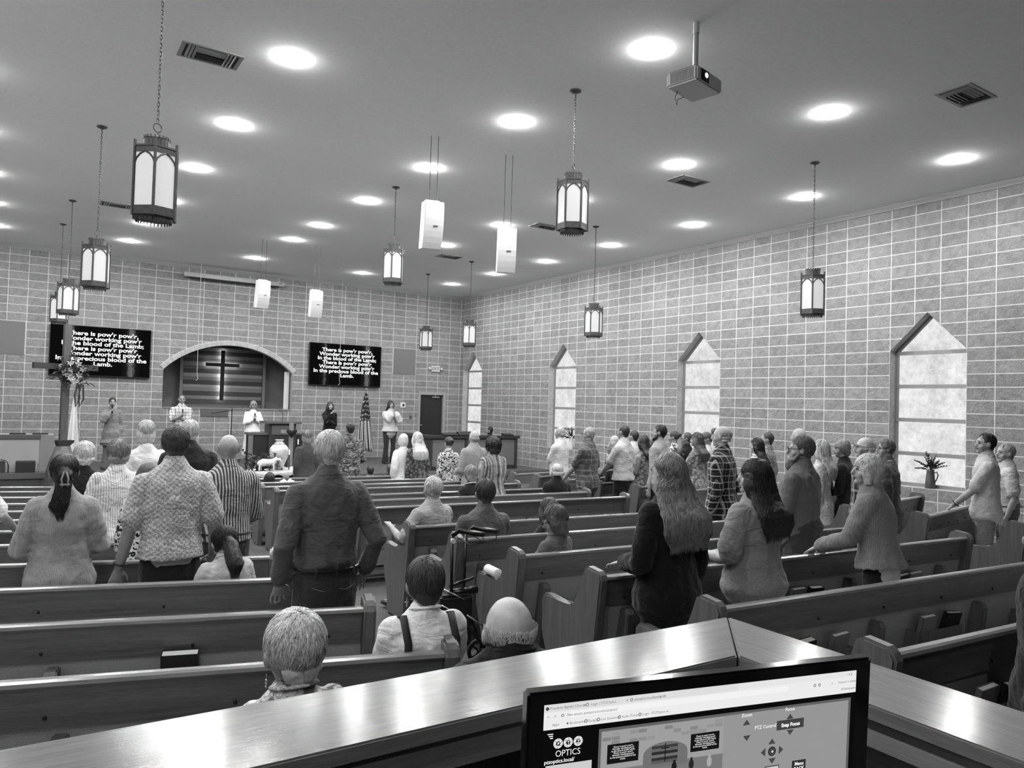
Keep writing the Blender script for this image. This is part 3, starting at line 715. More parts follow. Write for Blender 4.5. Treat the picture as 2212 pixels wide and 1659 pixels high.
put_pews('C', 3.86, CD[1:], 2.93, -4.0, 2.96, lambda i: 'wooden pew of the middle block, %s to the viewer' % ORD[i - 1], (.22, 1.28, 2.34, 3.5), (.80, 1.86, 3.05), 1)
put_pews('R', 2.33, RD[1:], 7.94, 10.6, 7.94, lambda i: 'wooden pew of the block by the windows, %s to the viewer' % ORD[i - 1], (), (1.2,), 1)
# hymn books standing in racks on the pew backs
M_PAGES = plain('book_pages', 232, .8); M_CV = [plain('book_cover_black', 16, .5), plain('book_cover_grey', 110, .6), plain('book_cover_dark', 34, .5)]
BKN = 0
def book(sec, i, x, lab, cv=0, w=.15, t=.035, h=.20, tilt=0.0, z=.50, y=-.045, ry=0.0, grp=None):
    """book in the rack behind pew i; x along the pew"""
    P = PEWS[(sec, i)]
    a = P.rotation_euler[2]; M = Matrix.Translation(P.location) @ Matrix.Rotation(a, 4, 'Z')
    r = tag(empty('hymn_book'), lab, 'book', grp)
    y0 = (.87 - (z + .0)) * .20 + y
    r.location = M @ Vector((x, y0, z)); r.rotation_euler = (math.radians(tilt), math.radians(ry), a)
    obj('pages', boxm(-w / 2 + .004, w / 2 - .003, -t / 2 + .004, t / 2 - .004, .004, h - .004), M_PAGES, r)
    bm = B(); box(bm, -w / 2, w / 2, -t / 2, -t / 2 + .0035, 0, h); box(bm, -w / 2, w / 2, t / 2 - .0035, t / 2, 0, h); box(bm, -w / 2 - .0, -w / 2 + .0035, -t / 2, t / 2, 0, h)
    obj('cover', bm, M_CV[cv], r); return r
# ---------------------------------------------------------------- sound booth counter
M_CT = wood('counter_oak', 92, 120, .15, 'X', 1.4, .10, .0)
M_CTY = wood('counter_oak_side', 92, 120, .15, 'Y', 1.4, .10, .0)
M_FAC = wood('counter_fascia', 92, 118, .4, 'X', 1.2, .1)
CTZ = EYE - .62
r = tag(empty('booth_counter', (1.785, 1.545, 0)), 'long oak counter top with a mitred corner across the foreground', 'counter')
def ctp(name, poly, m, z0=-.0, th=.035):
    bm = B(); prism(bm, [(x - 1.785, y - 1.545) for x, y in poly], CTZ - th, CTZ, 'Z', .004); return obj(name, bm, m, r)
ctp('front_top', [(-1.2, 1.58), (1.785, 1.515), (1.527, 1.262), (-1.2, 1.292)], M_CT)
ctp('side_top', [(1.788, 1.513), (1.81, -1.6), (1.535, -1.6), (1.531, 1.260)], M_CTY)
for nm, poly, m in (('front_fascia', [(-1.2, 1.30), (1.55, 1.272), (1.55, 1.292), (-1.2, 1.32)], M_FAC), ('side_fascia', [(1.545, 1.262), (1.55, -1.6), (1.575, -1.6), (1.57, 1.262)], wood('counter_fascia_side', 110, 138, .4, 'Y', 1.2, .1))):
    bm = B(); prism(bm, [(x - 1.785, y - 1.545) for x, y in poly], CTZ - .095, CTZ - .036, 'Z'); obj(nm, bm, m, r)
bm = B(); prism(bm, [(x - 1.785, y - 1.545) for x, y in [(-1.2, 1.55), (1.75, 1.485), (1.77, -1.6), (1.72, -1.6), (1.70, 1.44), (-1.2, 1.50)]], 0, CTZ - .036, 'Z')
obj('booth_wall', bm, wood('booth_panel', 58, 84, .45, 'Z', 1.0), r)
bm = B(); prism(bm, [(x - 1.785, y - 1.545) for x, y in [(1.60, 1.26), (1.62, -1.6), (1.66, -1.6), (1.64, 1.26)]], .75, CTZ - .036, 'Z')
obj('inner_panel', bm, wood('booth_inner_panel', 96, 134, .5, 'Y', .8), r)
d = tag(empty('booth_desk', (.9, .95, 0)), 'dark desk surface inside the booth under the counter', 'desk')
obj('desk_top', boxm(-1.5, .73, -.62, .40, .70, .74, .004), plain('desk_dark', 30, .5), d)
for x in (-1.4, .6): obj('leg', boxm(x, x + .06, -.55, .3, 0, .70), plain('desk_dark', 30, .5), d)
tag(obj('paper_sheet', boxm(-.105, .105, -.14, .14, 0, .002), plain('paper_white', 225, .8), None, loc=(1.42, .62, .742)), 'white paper lying on the desk right of the monitor', 'paper')
# monitor with the camera-control page
A = Vector((.61191, .86224, -.40811 + EYE)); UX = Vector((.969868, -.24363, 0)).normalized(); DN = Vector((.0085026, .0338479, -.9993908)).normalized()
NN = UX.cross(DN).normalized()          # points away from the viewer
MM = Matrix(((UX.x, NN.x, -DN.x), (UX.y, NN.y, -DN.y), (UX.z, NN.z, -DN.z)))   # local: x right, y away, z up
mo = tag(empty('computer_monitor'), 'black computer monitor in the foreground showing a web page with camera controls', 'monitor')
mo.matrix_world = Matrix.Translation(A) @ MM.to_4x4()
MW, MH = .6115, .352
M_GLOSS = plain('monitor_gloss', 14, .12)
def mb(name, x0, x1, y0, y1, v0, v1, m, bev=0.0, par=None): return obj(name, boxm(x0, x1, y0, y1, -v1, -v0, bev), m, par or mo)
bm = B(); box(bm, -.006, MW, .0, .024, -MH, .0, .004); obj('monitor_case', bm, M_GLOSS, mo)
mb('back_bulge', .12, .48, .024, .05, .06, .30, M_DARK, .01)
SCX0, SCX1, SV0, SV1 = .018, .5775, .0174, .332
scr = mb('screen', SCX0, SCX1, -.0008, -.0002, SV0, SV1, emitter('screen_black', 12, 1.0))
SG = {}
def sg(v, k=1.0):
    return emitter('screen_grey_%d' % v, v, k)
def sbox(name, x0, x1, v0, v1, s, lift=.0012, par=None): return mb(name, x0, x1, -lift - .0003, -lift, v0, v1, sg(s), 0, par or mo)
sbox('browser_bar', SCX0 + .0006, SCX1 - .0003, SV0 + .0003, .0538, 236)
sbox('browser_tab_strip', SCX0 + .0008, .345, .0178, .0285, 222, .0014); sbox('browser_tab_strip', .345, SCX1 - .0006, .0178, .0270, 230, .0014)
sbox('address_bar', .06, .44, .0305, .0392, 243, .0014)
sbox('page_panel', .1065, .5677, .0620, SV1, 98, .0012); sbox('page_panel_inner', .1105, .5625, .0660, SV1, 150, .0016)
sbox('login_box', .0243, .0964, .1053, .20, 205, .0012)
def stext(s, u, v, size, g, bold=0.0, align='CENTER', sx=1.0, name='page_words', lift=.0022):
    return text_mesh(name, s, size, sg(g), mo, (u, -lift, -v), (PI / 2, 0, 0), align, bold, sx, .00005)
stext('Freedom Baptist Church', .0275, .0232, .0055, 120, 0, 'LEFT'); stext('Login | PTZOptics', .121 - .03, .0234, .0055, 140, 0, 'LEFT')
stext('ptzoptics.local/ptzoptics', .168 - .006, .0236, .0055, 120, 0, 'LEFT'); stext('Not secure', .0545, .0350, .0052, 90, 0, 'LEFT'); stext('ptzoptics.local/ptzoptics/', .080, .0350, .0055, 130, 0, 'LEFT')
stext('Apps', .0315, .0470, .0052, 120, 0, 'LEFT')
for s, u in (('Bookmarks', .0585), ('Google', .0870), ('Live Streaming', .1080), ('Audio Presets', .1420), ('Login - PTZOptics w...', .1760)): stext(s, u, .0472, .0052, 135, 0, 'LEFT')
stext('Relaunch to update', .5400, .0345, .0046, 130, 0, 'LEFT'); stext('All Bookmarks', .5460, .0462, .0050, 130, 0, 'LEFT')
def sdisc(u, v, rr_, g, name='page_icon', lift=.0016, r2=None, n=20):
    bm = B()
    if r2 is None: tube(bm, [(u, -lift - .0003, -v), (u, -lift, -v)], [rr_, rr_], n, cap=False)
    else: ringtorus(bm, (u, -lift, -v), rr_, r2, 'Y', n, 4)
    return obj(name, bm, sg(g), mo)
for u, v in ((.0235, .0232), ): sdisc(u, v, .0026, 70)
for u, v in ((.0857, .0234), (.1575, .0235), (.0845, .0472), (.1045, .0472), (.1385, .0472), (.1725, .0472), (.502, .035), (.4925, .035)): sdisc(u, v, .0020, 110, r2=.0006)
sdisc(.0555, .0471, .0013, 70); sdisc(.0475, .035, .0018, 110, r2=.0005)
for u in (.0810, .1500, .2050): stext('x', u, .0232, .006, 110)
stext('<-', .0255, .035, .006, 110); stext('->', .0350, .035, .006, 140); stext('+', .2130, .0232, .006, 110); stext('+', .5270, .035, .006, 120); stext('- o x', .5620, .0225, .006, 120)
# menu mark and logo of the camera page
for k, w_ in enumerate((.0085, .0065, .0045)): mb('menu_mark', .0338 - w_, .0338, -.0018, -.0014, .0596 + k * .0030, .0608 + k * .0030, sg(250))
for u, ch in ((.0421, 'P'), (.0577, 'T'), (.0735, 'Z')):
    sdisc(u, .0748, .0072, 225, 'logo_disc', .0014, None, 28); sdisc(u, .0748, .0036, 14, 'logo_iris', .0018, None, 6)
    for k in range(6):
        a = PI / 3 * k; p = Vector((u + .0036 * math.cos(a), -.0019, -.0748 + .0036 * math.sin(a))); q = Vector((u + .0072 * math.cos(a + .55), -.0019, -.0748 + .0072 * math.sin(a + .55)))
        obj('logo_blade', tubem([p, q], .00022, 4), sg(60), mo)
    stext(ch, u, .0750, .0062, 250, .0001, name='logo_letter', lift=.0026)
stext('OPTICS', .0578, .0895, .0128, 235, 0, 'CENTER', .92, 'logo_letters'); stext('ptzoptics.local/', .0448, .0998, .0078, 250, .0001, name='page_words')
# live picture of the same hall
pw = sbox('live_picture', .1108, .3202, .0668, .20, 158, .0020)
for k in range(7):
    for j in range(14):
        rnd = random.Random(k * 31 + j)
        if rnd.random() < .45 and k < 3: sbox('picture_block', .1120 + j * .0148, .1120 + j * .0148 + .0135, .0690 + k * .0062, .0690 + k * .0062 + .0052, 128 + int(rnd.random() * 30), .0022)
for (u0, u1, v0, v1) in ((.1205, .1722, .0862, .1148), (.2616, .3126, .0872, .1145)):
    sbox('picture_screen', u0, u1, v0, v1, 22, .0024)
    for i, s in enumerate(LY): stext(s, (u0 + u1) / 2, v0 + .0042 + i * .0031, .0034, 235, .00004, sx=1.1, lift=.0030)
bm = B(); pr_ = [(.1805, -.1300), (.1805, -.1102)] + [(.2186 + .0381 * math.cos(PI - PI * i / 12), -.1102 + .0175 * math.sin(PI * i / 12)) for i in range(1, 12)] + [(.2567, -.1102), (.2567, -.1300)]
prism(bm, pr_, -.0026, -.0023, 'Y'); obj('picture_arch', bm, sg(112), mo)
for k in range(6): sbox('picture_plank', .1945, .2390, .0975 + k * .0045, .0975 + k * .0045 + .0042, (60, 100, 45, 110, 50, 90)[k], .0028)
sbox('picture_cross', .2165, .2178, .0945, .1225, 25, .0031); sbox('picture_cross', .2105, .2240, .1015, .1026, 25, .0032)
sbox('picture_band', .1108, .3202, .1235, .20, 120, .0021)
for u, g in ((.1300, 60), (.2340, 30), (.2640, 40), (.2960, 170)):
    bm = B(); ell(bm, (u, -.0030, -.1245), (.0022, .0006, .0028), None, 10, 6); ell(bm, (u, -.0028, -.1330), (.0045, .0006, .0080), None, 12, 8); obj('picture_figure', bm, sg(g), mo)
# camera control buttons
stext('Zoom', .3625, .0690, .0078, 240, .0001); stext('Focus', .4449, .0682, .0078, 240, .0001); stext('PTZ Control', .3985, .0912, .0078, 240, .0001)
def tri(u, v, d, s=.0068, h=.0085):
    P = {'U': [(-s, -h / 2), (s, -h / 2), (0, h / 2)], 'D': [(-s, h / 2), (s, h / 2), (0, -h / 2)], 'L': [(h / 2, -s), (h / 2, s), (-h / 2, 0)], 'R': [(-h / 2, -s), (-h / 2, s), (h / 2, 0)]}[d]
    bm = B(); prism(bm, [(u + a, -v + b) for a, b in P], -.0022, -.0018, 'Y'); obj('arrow_button', bm, sg(72), mo)
for u, v, d_ in ((.3626, .0803, 'U'), (.3638, .1056, 'D'), (.4455, .0799, 'U'), (.4468, .1060, 'D'), (.4123, .1161, 'U'), (.4139, .1478, 'D'), (.3960, .1321, 'L'), (.4305, .1317, 'R')): tri(u, v, d_)
mb('snap_button', .4204, .4729, -.0021, -.0017, .0850, .1000, sg(48)); mb('snap_button_face', .4212, .4721, -.0023, -.0021, .0858, .0992, sg(66)); stext('Snap Focus', .4466, .0928, .0080, 250, .0003, lift=.0028)
sdisc(.4131, .1323, .0076, 45, 'home_button', .0018); sdisc(.4131, .1323, .0058, 70, 'home_button_face', .0022); sdisc(.4131, .1323, .0018, 220, 'home_mark', .0028)
mb('menu_button', .4530, .4802, -.0021, -.0017, .1530, .185, sg(50)); stext('Menu', .4666, .1585, .0078, 245, .0002, lift=.0028); stext('BACK', .4666, .1665, .0078, 245, .0002, lift=.0028)
mb('set_button', .400, .428, -.0021, -.0017, .1555, .175, sg(60)); mb('set_button_face', .4015, .4265, -.0023, -.0021, .1570, .1735, sg(205))
bm = B(); tube(bm, [(.30, .06, -.30), (.30, .09, -.61)], [.02, .02], 10, cap=False); obj('stand', bm, M_DARK, mo)
# second screen, seen from behind its upper corner
m2 = tag(empty('booth_display', (.0, 1.02, 0)), 'black edge of a second display low in front of the counter at bottom centre', 'monitor')
pA, pB = Vector((.44, 1.135, EYE - .675)), Vector((.655, 1.17, EYE - .668))
u2 = (pB - pA).normalized()
bm = B(); box(bm, -.5, .222, 0, .03, -.36, 0, .01); 
o = obj('display_case', bm, M_GLOSS, m2); o.matrix_local = Matrix.Translation(pA - Vector((0, 1.02, 0))) @ Matrix(((u2.x, -u2.y, 0), (u2.y, u2.x, 0), (u2.z, 0, 1))).to_4x4()
bm = B(); tube(bm, [(.3, 1.13 - 1.0, .742), (.3, 1.15 - 1.0, .86)], [.03, .03], 10, cap=False); obj('display_stand', bm, M_DARK, m2)
# ---------------------------------------------------------------- stage furniture
M_PAN = noisy('box_cloth', 150, 166, 200, .95, .1, .001); M_RAILD = wood('box_rail', 66, 92, .4, 'X')
r = tag(empty('instrument_screen', (-1.0, 19.3, 0)), 'pale panelled enclosure with a dark top rail on the stage at far left', 'partition')
obj('front_panel', boxm(-1.5, 1.24, -.08, .0, .0, .70), M_PAN, r); obj('top_rail', boxm(-1.5, 1.26, -.10, .02, .70, .80, .01), M_RAILD, r)
bm = B(); prism(bm, [(1.245, -.08), (1.52, -.04), (1.52, .04), (1.245, .0)], 0, .77, 'Z'); obj('end_panel', bm, plain('end_cloth', 128, .9), r)
obj('top_board', boxm(-1.5, 1.5, .021, .60, .775, .80, .004), plain('board_pale', 150, .5), r)
obj('back_panel', boxm(-1.5, 1.5, .56, .60, .0, .775), M_PAN, r)
for x0, lab in ((-.32, 'left black flat pad on the pale enclosure at far left'), (.10, 'right black flat pad on the pale enclosure at far left')):
    o = obj('music_pad', boxm(0, .30, 0, .20, .0, .022, .006), M_BLACK, None, loc=(x0, 19.36, .801)); tag(o, lab, 'pad', 'black pads on the pale enclosure')
r = tag(empty('floor_monitor', (0.0, 19.06, 0)), 'black wedge floor speaker on the stage before the pale enclosure', 'speaker')
bm = B(); prism(bm, [(-.10, 0), (.10, 0), (.10, .05), (.03, .25), (-.07, .22)], -.18, .18, 'X', .008); obj('cabinet', bm, M_BLACK, r)
bm = B(); tube(bm, [(.17, .03, .18), (.23, .03, .17), (.21, .0, .02), (.26, .0, .01)], [.005] * 4, 6, cap=False); obj('cable', bm, M_DARK, r)
r = tag(empty('floor_monitor', (-.50, 19.06, 0)), 'dark floor speaker cut by the left edge of the picture', 'speaker'); bm = B(); prism(bm, [(-.10, 0), (.10, 0), (.10, .05), (.03, .25), (-.07, .22)], -.18, .14, 'X', .008); obj('cabinet', bm, M_DARK, r)
r = tag(empty('gooseneck_microphone', (-.305, 19.05, 0)), 'thin black bent microphone stand beside the dark floor speaker at the left edge', 'microphone')
bm = B(); tube(bm, [(0, 0, 0), (0, 0, .15), (-.02, 0, .23), (-.07, 0, .27), (-.14, 0, .28)], [.012, .012, .008, .008, .012], 6, cap=False); obj('gooseneck', bm, M_DARK, r)
# tall cross with flowers
M_CW = wood('cross_wood', 60, 92, .5, 'Z', 1.2)
r = tag(empty('standing_cross', (.63, 18.0, floor_z(18))), 'tall dark wooden cross standing in front of the left screen', 'cross')
r.rotation_euler = (0, 0, math.radians(20)); h0 = .73 + .57
bm = B(); box(bm, -.07, .07, -.045, .045, h0, 3.17 + .57, .004); obj('post', bm, M_CW, r)
obj('crossbar', boxm(-.62, .62, -.05, .05, 2.22 + .57, 2.34 + .57, .004), wood('cross_bar_wood', 34, 56, .5, 'X'), r)
bm = B(); prism(bm, [(-.10, h0 - .10), (.10, h0 - .10), (.19, h0 - .02), (.19, h0 + .02), (-.12, h0 + .02), (-.12, h0 - .02)], -.09, .09, 'Y', .004); obj('foot_block', bm, plain('foot_dark', 26, .5), r)
bm = B(); lathe(bm, [(.30, 0), (.30, .35), (.27, .7), (.22, .95), (.13, h0 - .10), (.02, h0 - .10)], 12)
for v in bm.verts:
    a = math.atan2(v.co.y, v.co.x); k = 1 + .10 * math.sin(a * 5 + v.co.z * 3); v.co.x *= k; v.co.y *= k
obj('draped_stand', bm, noisy('drape_brown', 70, 104, 9, .9, .5, .02), r, True)
# star lilies, leaves and ribbon
def petal(bm, T, L, w, curl=.25):
    pts = [(0, 0, 0), (w * .5, L * .35, .02), (w * .42, L * .7, .01 + curl * L * .2), (0, L, -curl * L), (-w * .42, L * .7, .01 + curl * L * .2), (-w * .5, L * .35, .02)]
    c = bm.verts.new(T @ Vector((0, L * .5, .0)))
    v = [bm.verts.new(T @ Vector(p)) for p in pts]
    for i in range(6): bm.faces.new([v[i], v[(i + 1) % 6], c])
def bouquet(name, lab, loc, spread, nl, nf, seed, leaf_s, cat='flowers', flower=M_WHITE, parent=None):
    rr = random.Random(seed); r = tag(empty(name, loc), lab, cat)
    bm = B()
    for i in range(nl):
        p = Vector((rr.gauss(0, spread[0] * .5), rr.gauss(0, spread[1] * .5), rr.gauss(0, spread[2] * .5)))
        d = Vector((rr.gauss(0, 1), -abs(rr.gauss(0, .7)), rr.gauss(0, .8))).normalized()
        T = Matrix.Translation(p) @ d.to_track_quat('Y', 'Z').to_matrix().to_4x4(); petal(bm, T, leaf_s * rr.uniform(.7, 1.3), leaf_s * .34, .1)
    obj('leaves', bm, noisy('leaf_dark', 44, 100, 30, .5, .1, .001), r)
    for i in range(nf):
        p = Vector((rr.uniform(-1, 1) * spread[0] * .75, -abs(rr.gauss(0, .4)) * spread[1] - spread[1] * .35, rr.uniform(-1, 1) * spread[2] * .8))
        bm = B(); d = Vector((rr.uniform(-.5, .5), -1, rr.uniform(-.3, .5))).normalized(); Q = d.to_track_quat('Z', 'Y').to_matrix().to_4x4()
        for k in range(6): petal(bm, Matrix.Translation(p) @ Q @ Matrix.Rotation(PI / 3 * k, 4, 'Z') @ Matrix.Rotation(.45, 4, 'X'), .085, .045, .2)
        obj('blossom', bm, plain('petal_pale', 224 if i % 3 else 176, .6), r)
    return r
fb = bouquet('flower_spray', 'spray of white lilies and dark leaves tied on the tall wooden cross', (.74, 17.86, 2.17), (.27, .12, .26), 120, 11, 5, .17)
bm = B()
for k, (dx, w_) in enumerate(((0.0, .05), (.07, .04))):
    tube(bm, [(.10 + dx, -.03, -.22), (.06 + dx, -.05, -.5), (.08 + dx, -.05, -.72), (.15 + dx, -.04, -.55), (.13 + dx, -.03, -.25)], [(.018, .004)] * 5, 6, cap=False)
obj('ribbon_loop', bm, plain('ribbon_dark', 36, .4), fb)
# white flag and striped flag
def flag(name, lab, loc, h0, h1, w, mat, cordm=None, folds=5, seed=1):
    r = tag(empty(name, loc), lab, 'flag')
    bm = B(); tube(bm, [(0, 0, .02), (0, 0, h1 + .08)], [.012, .012], 8, cap=False); obj('pole', bm, plain('flag_pole', 120, .4), r)
    bm = B(); lathe(bm, [(.13, 0), (.13, .02), (.05, .05), (.02, .09)], 20); obj('pole_base', bm, plain('flag_base', 90, .4), r)
    bm = B(); ell(bm, (0, 0, h1 + .11), (.02, .02, .035)); obj('finial', bm, plain('finial', 150, .3, .5), r, True)
    bm = B(); n, mm = 28, 14; G = []
    for j in range(mm + 1):
        t = j / mm; z = h1 + (h0 - h1) * t; ww = w * (.12 + .88 * t ** .7); row = []
        for i in range(n + 1):
            s = i / n * 2 - 1
            row.append(bm.verts.new((s * ww, -.02 - .035 * (1 + math.cos(s * PI * folds + t)) * (.3 + t), z - abs(s) * .06 * t)))
        G.append(row)
    for j in range(mm):
        for i in range(n): bm.faces.new([G[j][i], G[j][i + 1], G[j + 1][i + 1], G[j + 1][i]])
    uv = bm.loops.layers.uv.new('UVMap')
    bm.verts.index_update()
    idx = {}
    for j in range(mm + 1):
        for i in range(n + 1): idx[G[j][i]] = (i / n, 1 - j / mm)
    for f in bm.faces:
        for l in f.loops: l[uv].uv = idx[l.vert]
    o = obj('cloth', bm, mat, r, True); so = o.modifiers.new('s', 'SOLIDIFY'); so.thickness = .004
    return r
M_WF = plain('flag_white', 226, .8)
wf = flag('white_flag', 'white flag hanging on its pole behind the tall cross', (.92, 20.6, 0), .30, 1.62, .13, M_WF, folds=2)
bm = B(); tube(bm, [(.15, -.08, .25), (.20, -.08, .6), (.10, -.09, .95), (.19, -.09, 1.10), (.32, -.08, 1.2)], [.008] * 5, 6, cap=False); obj('gold_cord', bm, plain('cord_grey', 120, .6), wf)
def stripes_mat():
    m, nt, b = _new('flag_stripes'); t = nt.nodes.new('ShaderNodeTexCoord'); s = nt.nodes.new('ShaderNodeSeparateXYZ'); nt.links.new(t.outputs['UV'], s.inputs[0])
    st = math_(nt, 'LESS_THAN', math_(nt, 'FRACT', math_(nt, 'ADD', math_(nt, 'MULTIPLY', s.outputs[0], 6.5), math_(nt, 'MULTIPLY', s.outputs[1], .8))), .5)
    canton = math_(nt, 'GREATER_THAN', s.outputs[1], .52)
    v = nt.nodes.new('ShaderNodeTexVoronoi'); v.inputs['Scale'].default_value = 1.0; mp = nt.nodes.new('ShaderNodeMapping'); mp.inputs['Scale'].default_value = (9, 13, 1); nt.links.new(t.outputs['UV'], mp.inputs[0]); nt.links.new(mp.outputs[0], v.inputs[0]); v.inputs['Randomness'].default_value = .25
    star = math_(nt, 'LESS_THAN', v.outputs['Distance'], .22)
    base = math_(nt, 'ADD', .045, math_(nt, 'MULTIPLY', st, .52)); can = math_(nt, 'ADD', .012, math_(nt, 'MULTIPLY', star, .75))
    mix = math_(nt, 'ADD', math_(nt, 'MULTIPLY', base, math_(nt, 'SUBTRACT', 1.0, canton)), math_(nt, 'MULTIPLY', can, canton))
    nt.links.new(mix, b.inputs['Base Color']); b.inputs['Roughness'].default_value = .7; return m
flag('national_flag', 'flag with stars and stripes hanging on a pole between two women on the stage', (8.27, 20.5, 0), .30, 1.98, .26, stripes_mat(), folds=3)
# pulpit, its cross and microphone
M_PD = wood('pulpit_wood', 40, 62, .4, 'Z', 1.0)
M_PL = wood('pulpit_edge', 74, 98, .4, 'Z', 1.0)
r = tag(empty('pulpit', (5.25, 18.6, 0)), 'dark wooden pulpit with wide lower wings at the centre of the stage', 'pulpit')
obj('body', boxm(-.30, .36, -.22, .22, 0, 1.12, .01), M_PD, r); obj('desk_top', boxm(-.42, .48, -.30, .26, 1.12, 1.18, .01), M_PL, r)
for s, x in ((-1, -.74), (1, .36)): 
    obj('wing_panel', boxm(x + .0, x + .44 - .0 + (0 if s < 0 else -.24), -.14, .20, .02, .84), plain('wing_dark', 22, .6), r)
    obj('wing_top', boxm(x - .04, x + .44 + (.0 if s < 0 else -.20), -.17, .23, .841, .90, .006), M_PL, r)
obj('corner_stile', boxm(-.77, -.66, -.16, -.141, 0, .84, .004), plain('stile_grey', 104, .5), r)
obj('upper_panel', boxm(-.24, .30, -.235, -.221, .85, 1.08, .004), M_PL, r)
bm = B(); tube(bm, [(.0, .0, 1.18), (.0, .0, 1.30), (-.02, -.03, 1.42), (-.07, -.06, 1.47), (-.12, -.07, 1.465)], [.008, .006, .005, .005, .010], 6, cap=False); o = obj('gooseneck_microphone', bm, M_DARK, None, loc=(5.30, 18.5, 0)); tag(o, 'thin black gooseneck microphone on top of the pulpit', 'microphone')
r = tag(empty('wooden_cross', (5.375, 18.0, 0)), 'small pale wooden cross with a dark cloth standing before the pulpit', 'cross')
M_SC = wood('small_cross_wood', 104, 134, .6, 'Z', 1.2)
bm = B(); box(bm, -.05, .05, -.03, .03, .03, 1.17, .003); obj('post', bm, M_SC, r); obj('crossbar', boxm(-.25, .25, -.035, .035, .91, .99, .003), wood('small_cross_bar', 110, 140, .6, 'X'), r)
obj('foot', boxm(-.16, .16, -.12, .12, 0, .03, .004), M_PD, r)
bm = B(); tube(bm, [(-.10, -.05, .98), (-.06, -.06, .91), (0, -.065, .88), (.06, -.06, .91), (.10, -.05, .98)], [(.035, .02)] * 5, 8); tube(bm, [(-.05, -.06, .95), (0, -.07, .86), (.05, -.06, .95)], [.05, .06, .05], 8); obj('cloth', bm, plain('cross_cloth', 14, .9), r, True)
# table with vase, lamb, greenery, candles
FZ = floor_z(15); TZ = .30
M_TB = wood('table_dark', 26, 44, .5, 'X')
r = tag(empty('display_table', (4.25, 15.0, FZ)), 'dark table before the stage carrying the vase and lamb figure', 'table')
obj('table_top', boxm(-.50, .62, -.33, .33, TZ - FZ - .05, TZ - FZ, .01), M_TB, r); obj('apron', boxm(-.44, .56, -.27, .27, TZ - FZ - .20, TZ - FZ - .051), M_TB, r)
for x in (-.44, .48):
    for y in (-.27, .19): obj('leg', boxm(x, x + .08, y, y + .08, 0, TZ - FZ - .20, .004), M_TB, r)
bm = B(); n1, n2 = 40, 22; G = []
for j in range(n2 + 1):
    row = []
    for i in range(n1 + 1):
        x = -.55 + 1.22 * i / n1; y = -.42 + .80 * j / n2; z = .012 + .018 * noise.noise(Vector((x * 6, y * 7, 2)))
        if x > .1: z += .05 * max(0, noise.noise(Vector((x * 5, y * 6, 9)))) + .02
        ov = max(0, -.34 - y) * 1.1 + max(0, -.505 - x) * 1.5 + max(0, x - .625) * 1.5
        row.append(bm.verts.new((x, max(y, -.36) if y < -.36 else y, max(z, .008) - ov * (1.0 + .3 * math.sin(x * 14)))))
    G.append(row)
for j in range(n2):
    for i in range(n1): bm.faces.new([G[j][i], G[j][i + 1], G[j + 1][i + 1], G[j + 1][i]])
o = obj('table_cloth', bm, noisy('cloth_pale', 150, 186, 8, .85, .3, .01), None, True, loc=(4.25, 15.0, TZ)); tag(o, 'pale crumpled cloth lying over the dark table before the stage', 'cloth')
bm = B(); lathe(bm, [(.075, 0), (.09, .01), (.12, .10), (.17, .22), (.192, .33), (.18, .41), (.13, .475), (.085, .495), (.10, .505), (.10, .515), (.07, .525), (.065, .56), (.085, .575), (.085, .585), (.03, .585), (.02, .56)], 36)
o = obj('ceramic_vase', bm, noisy('vase_glaze', 150, 226, 5, .3, .1, .002), None, True, loc=(4.30, 15.17, TZ + .03)); tag(o, 'large mottled pale ceramic vase on the table before the pulpit', 'vase')
# lamb
M_LAMB = noisy('lamb_white', 206, 232, 40, .8, .5, .004)
r = tag(empty('lamb_figurine', (4.0, 14.82, TZ + .035)), 'white lamb figure standing on the cloth in front of the vase', 'figurine')
bm = B(); tube(bm, [(-.17, 0, .13), (-.10, 0, .15), (0, 0, .145), (.09, 0, .16), (.13, 0, .20)], [(.055, .05), (.075, .062), (.07, .06), (.065, .06), (.045, .045)], 14)
tube(bm, [(.12, 0, .19), (.16, 0, .225), (.20, 0, .215), (.235, 0, .175)], [.045, .042, .036, .022], 12)
for x, y, dx in ((-.15, -.035, -.02), (-.13, .035, .0), (.08, -.035, .02), (.10, .035, -.01)): tube(bm, [(x, y, .12), (x + dx, y, .06), (x + dx, y, .0)], [.026, .017, .014], 8)
for s in (-1, 1): tube(bm, [(.15, s * .035, .225), (.145, s * .06, .20)], [(.02, .008), (.01, .006)], 6)
tube(bm, [(-.18, 0, .15), (-.20, 0, .11)], [.018, .012], 6)
me = bpy.data.meshes.new('body'); bm.to_mesh(me); bm.free(); finish(me, M_LAMB, True)
o = bpy.data.objects.new('body', me); COL.objects.link(o); o.parent = r; o.rotation_euler = (0, 0, -.15); md = o.modifiers.new('r', 'REMESH'); md.mode = 'VOXEL'; md.voxel_size = .007; md.use_smooth_shade = True
bouquet('greenery', 'leafy dark greenery lying behind the lamb figure on the table', (3.88, 14.98, TZ + .17), (.34, .14, .15), 170, 0, 8, .12, 'plant')
tag(obj('open_booklet', boxm(-.11, .11, -.07, .07, 0, .012, .003), MATS['paper_white'], None, loc=(6.32, 5.845, floor_z(5.9) + .893), rot=(.15, 0, -.1)), 'white open booklet lying on a pew rail left of the plaid flannel shirt', 'booklet')
